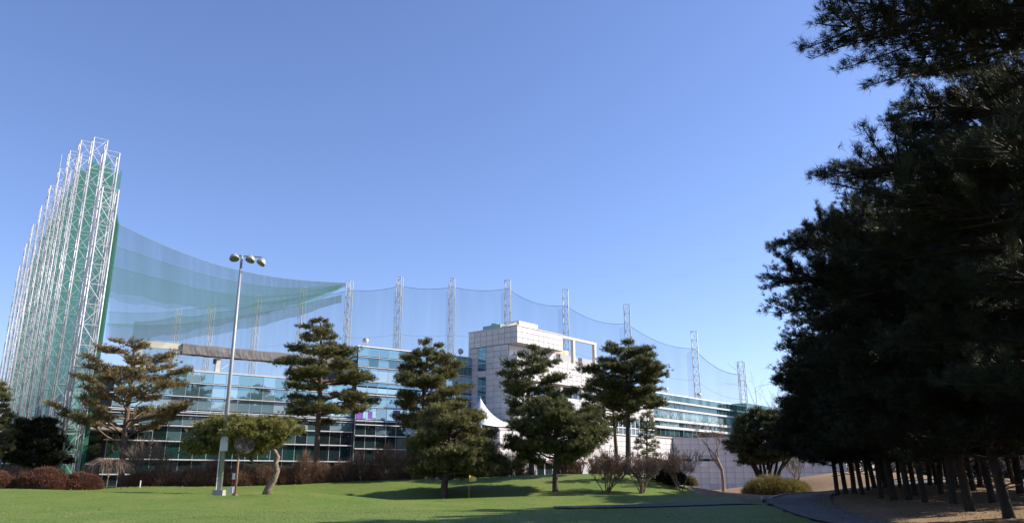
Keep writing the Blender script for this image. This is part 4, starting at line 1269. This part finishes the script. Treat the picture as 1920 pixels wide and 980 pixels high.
def bush_mesh(name, seed, rx, ry, rz, n, ln, wd, leaf, k=7, shell=0.55, lumps=7, spread=0.6):
    """low shrub: short twigs and leaves through a lumpy dome, base at z = 0"""
    rng = np.random.default_rng(seed)
    d = rng.normal(0, 1, (n, 3)); d[:, 2] = np.abs(d[:, 2]) * 1.0 - 0.12
    d /= np.linalg.norm(d, axis=1, keepdims=True)
    lc = rng.normal(0, 1, (lumps, 3)); lc[:, 2] = np.abs(lc[:, 2]); lc /= np.linalg.norm(lc, axis=1, keepdims=True)
    bump = np.max(np.clip((d @ lc.T - 0.75) / 0.25, 0, 1), axis=1)
    rad = (0.80 + 0.22 * bump) * (shell + (1 - shell) * rng.uniform(0, 1, n) ** 0.5)
    P = d * rad[:, None] * np.array([rx, ry, rz])
    P[:, 2] = np.maximum(P[:, 2], 0.02) + 0.02
    Dr = d + np.array([0, 0, 0.45])
    V, F, tint = needles(P, Dr, k, ln, wd, spread, rng, 0.5, 0.25)
    return np_mesh(name, V, F, leaf, tint=tint)

def bare(name, label, u, v, Y, seed, stems, L, r_, depth, spread, lean, mat='twig', group='bare winter shrubs', cat='shrub', up=0.15, haze=None):
    p = onground(u, v, Y)
    t = thing(name, label, cat, p, 0, group)
    obj('branches', bare_mesh(seed, stems, L, r_, depth, spread, lean, mat, up), t)
    if haze:
        rx, rz, z = haze
        o = obj('twigs', bush_mesh('twigs', seed + 500, rx, rx, rz, 420, 0.42, 0.013, mat, 5, 0.2, spread=0.4), t)
        o.location.z = z
    return t

bare('bare_tree', 'leafless pale tree in front of the grey stone wall', 1355, 925, 72, 5, 1, 3.6, 0.19, 4, 0.62, 0, 'twig_pale', 'bare trees', 'tree')
bare('bare_shrub', 'vase-shaped bare shrub on the mound left of the slim conifer', 1137, 921, 53, 14, 13, 1.25, 0.04, 4, 0.36, 0.55, haze=(1.25, 1.2, 1.15))
bare('bare_shrub', 'vase-shaped bare shrub on the mound right of the slim conifer', 1203, 923, 53, 15, 10, 1.2, 0.045, 4, 0.36, 0.5, haze=(1.0, 1.1, 1.2))
bare('bare_shrub', 'dark leafless shrub with fine twigs before the grey stone wall', 1276, 921, 57, 16, 5, 1.5, 0.05, 4, 0.42, 0.4, haze=(1.1, 1.1, 1.2))
bare('bare_shrub', 'pinkish bare shrub beside the sparse brownish pine', 272, 900, 57.5, 17, 12, 1.8, 0.04, 3, 0.33, 0.65, haze=(1.7, 1.5, 1.6))
bare('bare_shrub', 'fine bare shrub right of the pinkish one', 312, 902, 58, 18, 6, 1.1, 0.03, 3, 0.4, 0.5)
bare('bare_shrub', 'bare forked shrub before the tower ground floor windows', 1088, 889, 66, 19, 5, 1.3, 0.06, 3, 0.4, 0.45)
bare('bare_shrub', 'bare shrub against the white hall next to the tall pine stems', 1108, 889, 67, 20, 6, 1.2, 0.05, 3, 0.4, 0.5)
bare('bare_shrub', 'orange-brown bare shrub behind the yellow bush', 1496, 905, 80, 21, 7, 1.3, 0.05, 3, 0.35, 0.5, 'twig_orange')
bare('bare_tree', 'distant leafless tree tops showing above the umbrella pine', 1462, 912, 118, 22, 1, 7.0, 0.25, 4, 0.5, 0, 'twig', 'bare trees', 'tree')
for i, (u, Y, s) in enumerate([(1868, 78, 1.6), (1905, 88, 1.8), (1830, 92, 1.9), (1722, 98, 1.8), (1770, 84, 1.5)]):
    bare('bare_shrub', ['bare shrub in the sun behind the rightmost pine trunks', 'bare shrub at the right edge behind the pine row', 'farther bare shrub seen between the right pine trunks', 'bare shrub seen through the middle of the pine row', 'small bare shrub behind the pine row on dry grass'][i], u, 905, Y, 30 + i, 5, s, 0.05, 3, 0.4, 0.5)

def bush(name, label, u, v, Y, rx, rz, leaf, seed, n=1500, ry=None, ln=0.22, wd=0.028, group='winter hedges and shrubs', cat='shrub', k=7, shell=0.55, spread=0.6, stems=True, lift=0.0):
    p = onground(u, v, Y)
    t = thing(name, label, cat, p, 0, group)
    o = obj('foliage', bush_mesh('foliage', seed, rx, ry or rx * 0.8, rz, n, ln, wd, leaf, k, shell, spread=spread), t)
    if lift: o.location.z = lift
    if stems:
        rn = random.Random(seed); m = MB()
        for q in range(7):
            a = rn.uniform(0, 6.28); e = rn.uniform(0.2, 0.7)
            m.tube([(0.1 * math.cos(a), 0.1 * math.sin(a), -0.1), (rx * e * math.cos(a), (ry or rx) * e * math.sin(a) * .7, lift + rz * 0.7)], [0.035, 0.015], 4, cap=False)
        m.build('stems', 'bark_dark', t)
    return t

# clipped red-brown azaleas on the left
bush('azalea', 'rounded red-brown shrub cut off by the left edge', -8, 916, 51, 1.25, 1.15, 'leaf_red_brown', 1, 2600, ln=0.13, wd=0.022, k=8, shell=0.8)
bush('azalea', 'wide clipped red-brown shrub at the left lawn edge', 80, 916, 51.5, 1.95, 1.30, 'leaf_red_brown', 2, 4200, ln=0.13, wd=0.022, k=8, shell=0.8, ry=1.2)
bush('azalea', 'smaller red-brown shrub right of the wide clipped one', 152, 914, 52.5, 1.35, 1.05, 'leaf_red_brown', 3, 2800, ln=0.13, wd=0.022, k=8, shell=0.8)
# small weeping bare tree
wt = onground(198, 912, 54)
w_ = thing('weeping_tree', 'small umbrella-shaped bare weeping tree left of the sparse pine', 'tree', wt, 0, 'bare trees')
MB().tube([(0, 0, -0.2), (0.08, 0, 0.7), (0.05, 0, 1.35)], [0.06, 0.05, 0.05], 7).build('trunk', 'bark_pale', w_, smooth=True)
rng_ = np.random.default_rng(8)
wm = MB(); rn = random.Random(8)
for k in range(150):
    a = rn.uniform(0, 6.28); L_ = rn.uniform(0.5, 1.75); h_ = rn.uniform(0.25, 0.7)
    wm.tube([(0.05, 0, 1.3), (0.05 + math.cos(a) * L_ * .45, math.sin(a) * L_ * .45, 1.35 + h_ * 0.9), (0.05 + math.cos(a) * L_ * .85, math.sin(a) * L_ * .85, 1.25 + h_ * .5), (0.05 + math.cos(a + .1) * L_, math.sin(a + .1) * L_, 0.95 + rn.uniform(-.25, .3))], [0.02, 0.014, 0.011, 0.006], 3, cap=False)
v = np.array(wm.v, dtype=np.float32); f = np.array(wm.f, dtype=np.int32)
obj('branches', np_mesh('branches', v, f, 'twig', tint=rng_.uniform(0.1, 0.9, len(v))), w_)

hedge_spec = [
 # u, v, Y, rx, rz, n, material, label
 (20, 905, 55, 1.5, 1.6, 900, 'leaf_brown', 'loose brown shrub behind the clipped shrub at the left edge'),
 (95, 903, 56, 1.6, 1.5, 900, 'leaf_brown', 'twiggy brown shrub behind the wide clipped shrub'),
 (262, 910, 57, 1.3, 1.15, 1300, 'leaf_brown', 'dark brown hedge clump under the sparse pine'),
 (305, 910, 57.5, 1.5, 1.3, 1500, 'leaf_brown', 'brown hedge clump left of the lamp post, second from the pine'),
 (355, 909, 57.5, 1.5, 1.55, 1600, 'leaf_brown', 'taller brown hedge clump just left of the lamp post'),
 (405, 906, 58, 1.4, 1.7, 1500, 'leaf_brown', 'brown hedge clump behind the lamp post'),
 (450, 905, 58, 1.4, 1.6, 1500, 'leaf_brown', 'brown hedge clump behind the turf fan'),
 (490, 904, 58.5, 1.3, 1.5, 1400, 'leaf_brown', 'brown hedge clump behind the twisted pine'),
 (535, 903, 59, 1.2, 1.3, 1300, 'leaf_brown', 'low brown hedge clump right of the twisted pine'),
 (566, 902, 59, 0.95, 2.0, 1000, 'leaf_brown', 'upright rounded bare bush left of the tall layered pine'),
 (603, 902, 59.5, 0.9, 1.5, 1000, 'leaf_brown', 'small bush at the foot of the tall layered pine'),
 (640, 901, 60, 1.1, 1.6, 1200, 'leaf_brown', 'brown bush right of the tall layered pine trunk'),
 (678, 900, 60.5, 1.5, 2.2, 1500, 'leaf_brown', 'tall brown twiggy bush, left one of the pair by the broad pine'),
 (722, 899, 60.5, 1.5, 2.3, 1500, 'leaf_brown', 'tall brown twiggy bush, right one of the pair by the broad pine'),
 (770, 897, 61, 1.4, 1.9, 1300, 'leaf_brown', 'brown bush half hidden behind the broad pine'),
 (870, 895, 62, 1.4, 1.6, 1200, 'leaf_brown', 'brown bush behind the golf flag'),
 (920, 893, 62.5, 1.5, 1.9, 1400, 'leaf_brown', 'brown bush below the marquee'),
 (962, 891, 63.5, 1.5, 1.9, 1400, 'leaf_brown', 'brown twiggy bush left of the umbrella pine stem'),
 (1062, 889, 66, 1.2, 1.4, 1100, 'leaf_brown', 'dark brown bush behind the rounded lawn pine'),
 (1130, 889, 66.5, 1.3, 1.5, 1100, 'leaf_brown', 'brown bush between the bare shrub and the tall pine stem'),
]
for i, (u, v, Y, rx, rz, n, mt, lab) in enumerate(hedge_spec):
    tall_ = rz > 1.65
    bush('brown_shrub', lab, u, v, Y, rx * rs.uniform(0.9, 1.12), rz * rs.uniform(0.85, 1.12), mt, 100 + i, int(n * (0.62 if tall_ else 0.85)), ln=0.55 if tall_ else 0.36, wd=0.017, k=7, shell=0.15 if tall_ else 0.3, spread=0.22 if tall_ else 0.34)
bush('evergreen_shrub', 'dark clipped evergreen beside the slim conifer', 1240, 905, 60, 1.35, 1.5, 'leaf_dark', 201, 2200, ln=0.13, wd=0.04, shell=0.75)
bush('evergreen_shrub', 'dark clipped evergreen at the foot of the mound', 1262, 914, 58.5, 1.3, 1.35, 'leaf_dark', 202, 2200, ln=0.13, wd=0.04, shell=0.75)
bush('evergreen_shrub', 'small yellow-green shrub before the grey wall', 1296, 915, 64, 0.55, 0.75, 'leaf_yellow', 203, 500, ln=0.14, wd=0.03, shell=0.6)
bush('yellow_bush', 'wide yellow-green bush under the umbrella pine by the road', 1456, 929, 69.5, 3.1, 1.65, 'leaf_yellow', 204, 5200, ry=1.7, ln=0.34, wd=0.022, k=7, shell=0.55, spread=0.45)
bush('planter_hedge', 'grey-green planting on top of the stone wall', 1300, 826, 114.5, 3.0, 0.9, 'leaf_brown', 206, 900, ry=0.6, ln=0.3, wd=0.03, stems=False).location = (wa.x + 5.5, wa.y + 1.2, 6.95)

# ---------------------------------------------------------------- the dark pine row on the right
def row_proto(seed, Ht, rad, z_low, nb, needle, dens, tr, inner=0.30, sec=1.0, jit=0.16, extra=(), lvar=(0.5, 1.22)):
    rn = random.Random(seed)
    tk = [Vector((0, 0, -0.3))]
    x = y = 0
    for i in range(1, 7):
        x += rn.uniform(-.16, .16); y += rn.uniform(-.16, .16)
        tk.append(Vector((x, y, Ht * i / 6)))
    pr = []
    for t, f in ((0, 0.75), (0.12, 0.95), (0.3, 1.0), (0.5, 0.92), (0.68, 0.76), (0.84, 0.5), (0.95, 0.25), (1, 0.1)):
        z = z_low + (Ht - z_low) * t
        pr.append((z, rad * f * rn.uniform(0.85, 1.12), rad * f * rn.uniform(0.85, 1.12)))
    mb, tw_, V, F, tint, n = pine_parts(seed, tk, tr, pr, nb, needle, dens=dens, inner=inner, root_drop=0.12, flat=0.2, sec=sec, up=0.45, wig=0.12, jit=jit, extra=extra, lvar=lvar)
    for q in range(9):
        z_ = rn.uniform(0.9, z_low + 0.8); a_ = rn.uniform(0, 6.28); l_ = rn.uniform(0.15, 0.9)
        mb.tube([(0, 0, z_), (math.cos(a_) * (tr + l_ * .6), math.sin(a_) * (tr + l_ * .6), z_ + l_ * 0.2), (math.cos(a_) * (tr + l_), math.sin(a_) * (tr + l_), z_ + l_ * 0.1)], [0.035, 0.02, 0.008], 4, cap=False)
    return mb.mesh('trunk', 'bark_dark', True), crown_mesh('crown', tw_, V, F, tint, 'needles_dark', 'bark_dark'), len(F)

protos = []
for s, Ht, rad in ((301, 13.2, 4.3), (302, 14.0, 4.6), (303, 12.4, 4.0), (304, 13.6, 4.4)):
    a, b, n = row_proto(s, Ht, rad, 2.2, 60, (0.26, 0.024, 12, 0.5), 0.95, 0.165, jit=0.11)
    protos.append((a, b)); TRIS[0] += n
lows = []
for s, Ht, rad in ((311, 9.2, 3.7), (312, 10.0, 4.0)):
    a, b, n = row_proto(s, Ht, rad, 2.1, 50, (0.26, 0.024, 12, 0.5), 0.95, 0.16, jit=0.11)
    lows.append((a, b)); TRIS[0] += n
row = [(1570, 926, 50), (1586, 924, 51.5), (1601, 922, 50), (1617, 924, 48), (1628, 918, 54), (1651, 931, 44), (1660, 912, 56), (1677, 935, 42), (1688, 910, 57), (1705, 935, 41), (1716, 928, 44.5),
       (1735, 939, 38), (1743, 907, 55), (1763, 922, 43), (1788, 941, 35), (1793, 912, 50), (1820, 954, 31), (1825, 918, 46), (1838, 911, 50), (1861, 941, 36), (1893, 967, 27), (1913, 922, 40), (1640, 912, 60), (1673, 908, 63), (1701, 908, 60), (1728, 906, 64), (1756, 908, 58), (1778, 908, 61), (1808, 906, 63), (1850, 912, 54), (1875, 910, 57), (1903, 912, 52)]
row.sort()
names = ['first', 'second', 'third', 'fourth', 'fifth', 'sixth', 'seventh', 'eighth', 'ninth', 'tenth', 'eleventh', 'twelfth', 'thirteenth', 'fourteenth', 'fifteenth', 'sixteenth', 'seventeenth', 'eighteenth', 'nineteenth', 'twentieth', 'twenty-first', 'twenty-second', 'twenty-third', 'twenty-fourth', 'twenty-fifth', 'twenty-sixth', 'twenty-seventh', 'twenty-eighth', 'twenty-ninth', 'thirtieth', 'thirty-first', 'thirty-second']
rr_ = random.Random(77)
for i, (u, v, Y) in enumerate(row):
    p = onground(u, v, Y)
    t = thing('row_pine', f'{names[i]} dark pine trunk from the left in the row beside the road', 'tree', p, rr_.uniform(0, 6.28), 'dark pines in the roadside row')
    s = rr_.uniform(0.88, 1.06)
    k_ = s * rr_.uniform(0.92, 1.1)
    t.scale = (k_, k_, s * rr_.uniform(0.92, 1.05))
    t.rotation_mode = 'ZYX'
    t.rotation_euler = (R(rr_.gauss(0, 1.6)), R(rr_.gauss(-2.6, 2.0)), t.rotation_euler.z)
    a, b = protos[i % 4] if Y < 43.5 else lows[i % 2]
    obj('trunk', a, t); obj('crown', b, t)

# near pines whose trunks stand right of the picture; their limbs hang into it
def toward(x, y, u, vv):
    """azimuth, height and length of a limb that reaches the ray of (u, vv) beside the trunk"""
    p = at(u, vv, y - 0.6)
    return (math.atan2(p.y - y, p.x - x), p.z, math.hypot(p.x - x, p.y - y))
nearspec = [((10.6, 12.6), 15.5, 4.2, 401, 'nearest pine at the right edge, its needle sprays reaching over the sky', [(1545, 50), (1590, 8), (1605, 315), (1650, 360)]),
            ((14.0, 18.6), 16.5, 4.4, 402, 'second nearest pine at the right edge, filling the dark upper mass', [(1680, 210), (1690, 120)]),
            ((16.4, 24.2), 12.6, 4.6, 403, 'third nearest pine at the right edge behind the needle sprays', [(1510, 440), (1555, 415), (1470, 520), (1600, 470)])]
for (x, y), Ht, rad, s, lab, ex in nearspec:
    g_ = gz(x, y)
    exl = [(q[0], q[1] - g_, q[2]) for q in (toward(x, y, *e) for e in ex)]
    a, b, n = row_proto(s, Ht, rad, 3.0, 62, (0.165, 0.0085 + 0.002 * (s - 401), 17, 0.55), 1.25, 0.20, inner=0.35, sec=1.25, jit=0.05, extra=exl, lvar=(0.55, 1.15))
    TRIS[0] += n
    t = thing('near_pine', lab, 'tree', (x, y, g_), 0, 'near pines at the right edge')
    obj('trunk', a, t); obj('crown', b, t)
# unseen pines added past the right edge to shade the bank, extending the row
for x, y in ((20.5, 24), (27.5, 36), (33, 42), (21, 16), (28, 22)):
    t = thing('row_pine', 'unseen pine added beyond the right edge to shade the bank', 'tree', (x, y, gz(x, y)), rr_.uniform(0, 6.28), 'unseen pines added for shade')
    s = rr_.uniform(0.9, 1.05); t.scale = (s, s, s)
    a, b = protos[int(x) % 4]
    obj('trunk', a, t); obj('crown', b, t)

# fallen needles, leaves and cones on the ground
rng = np.random.default_rng(5)
def litter(label, X, Y, size, leafmat, n_off=0.012):
    n = len(X)
    Z = terrain(X, Y) + n_off
    P = np.stack([X, Y, Z], 1)
    a = rng.uniform(0, 6.28, n)
    u = np.stack([np.cos(a), np.sin(a), rng.normal(0, .3, n)], 1) * size * rng.uniform(.5, 1.3, (n, 1))
    w2 = np.stack([-np.sin(a), np.cos(a), rng.normal(0, .5, n)], 1) * size * 0.6
    w2[:, 2] = np.abs(w2[:, 2])
    V = np.stack([P, P + u, P + w2], 1).reshape(-1, 3)
    o = obj('leaf_litter', np_mesh('leaf_litter', V, np.arange(len(V)).reshape(-1, 3), leafmat, tint=np.repeat(rng.uniform(0, 1, n), 3)))
    tagged(o, label, 'leaves', None, 'stuff')
n = 1500
u = rng.uniform(-60, 1350, n); Yd = rng.uniform(28, 60, n)
X = (u - 960) / 1510 * Yd
litter('dead leaves scattered over the lawn', X, Yd, 0.07, 'litter')
n = 2600
u = rng.uniform(-40, 1000, n); Yd = np.interp(u, [-40, 150, 300, 600, 800, 1000], [51.0, 52.0, 56.6, 59.6, 60.4, 62.6]) + rng.normal(0, 0.6, n)
X = (u - 960) / 1510 * Yd
litter('dead leaves along the edge of the shrubs', X, Yd, 0.09, 'litter')
n = 2500
Yd = rng.uniform(20, 58, n); X = np.interp(Yd, [20, 28, 36, 44, 53, 58], [12.5, 12.4, 14.2, 17.0, 20.2, 22]) + rng.normal(0, 0.45, n)
litter('brown needles blown along the road edge', X, Yd, 0.06, 'litter', 0.045)
n = 6000
Yd = rng.uniform(24, 62, n); X = np.interp(Yd, [24, 30, 40, 50, 62], [14, 14.5, 17, 20, 25]) + np.abs(rng.normal(0, 6, n))
litter('brown needles and leaves under the pine row', X, Yd, 0.07, 'litter', -0.035)

# short blades standing in the turf
n = 70000
Yd = 26 + 40 * rng.uniform(0, 1, n) ** 1.6
X = (rng.uniform(-60, 1500, n) - 960) / 1510 * Yd
ok_ = X < lawn_right(Yd) - 0.1
X, Yd = X[ok_], Yd[ok_]
P = np.stack([X, Yd, terrain(X, Yd) - 0.01], 1)
V, F, tint = needles(P, np.tile(np.array([[0.0, 0, 1.0]]), (len(P), 1)), 3, 0.034, 0.014, 0.55, rng, 0.45, 0.15)
tagged(obj('grass_blades', np_mesh('grass_blades', V, F, 'turf_blade', tint=tint)), 'short green turf blades of the lawn', 'grass', None, 'stuff')

# far wood along the horizon, closer on the right
n = 26000
ang = np.concatenate([rng.uniform(R(-75), R(75), 12000), rng.uniform(R(27), R(75), 14000)]); dist = np.concatenate([rng.uniform(260, 420, 12000), rng.uniform(125, 190, 14000)])
hh = 9 + 5 * np.sin(ang * 37) * np.sin(ang * 17 + 1) + rng.normal(0, 2.0, n)
X = np.sin(ang) * dist; Yf = np.cos(ang) * dist
Zf = rng.uniform(0, 1, n) ** 0.8 * np.maximum(hh, 3)
P = np.stack([X, Yf, Zf], 1)
V, F, tint = needles(P, np.tile(np.array([[0, 0, 1.0]]), (n, 1)), 5, 3.2, 0.7, 0.5, rng)
tagged(obj('far_wood', np_mesh('far_wood', V, F, 'far_wood', tint=tint)), 'leafless wood along the far horizon', 'woodland', None, 'stuff')
print('needle triangles', TRIS[0])
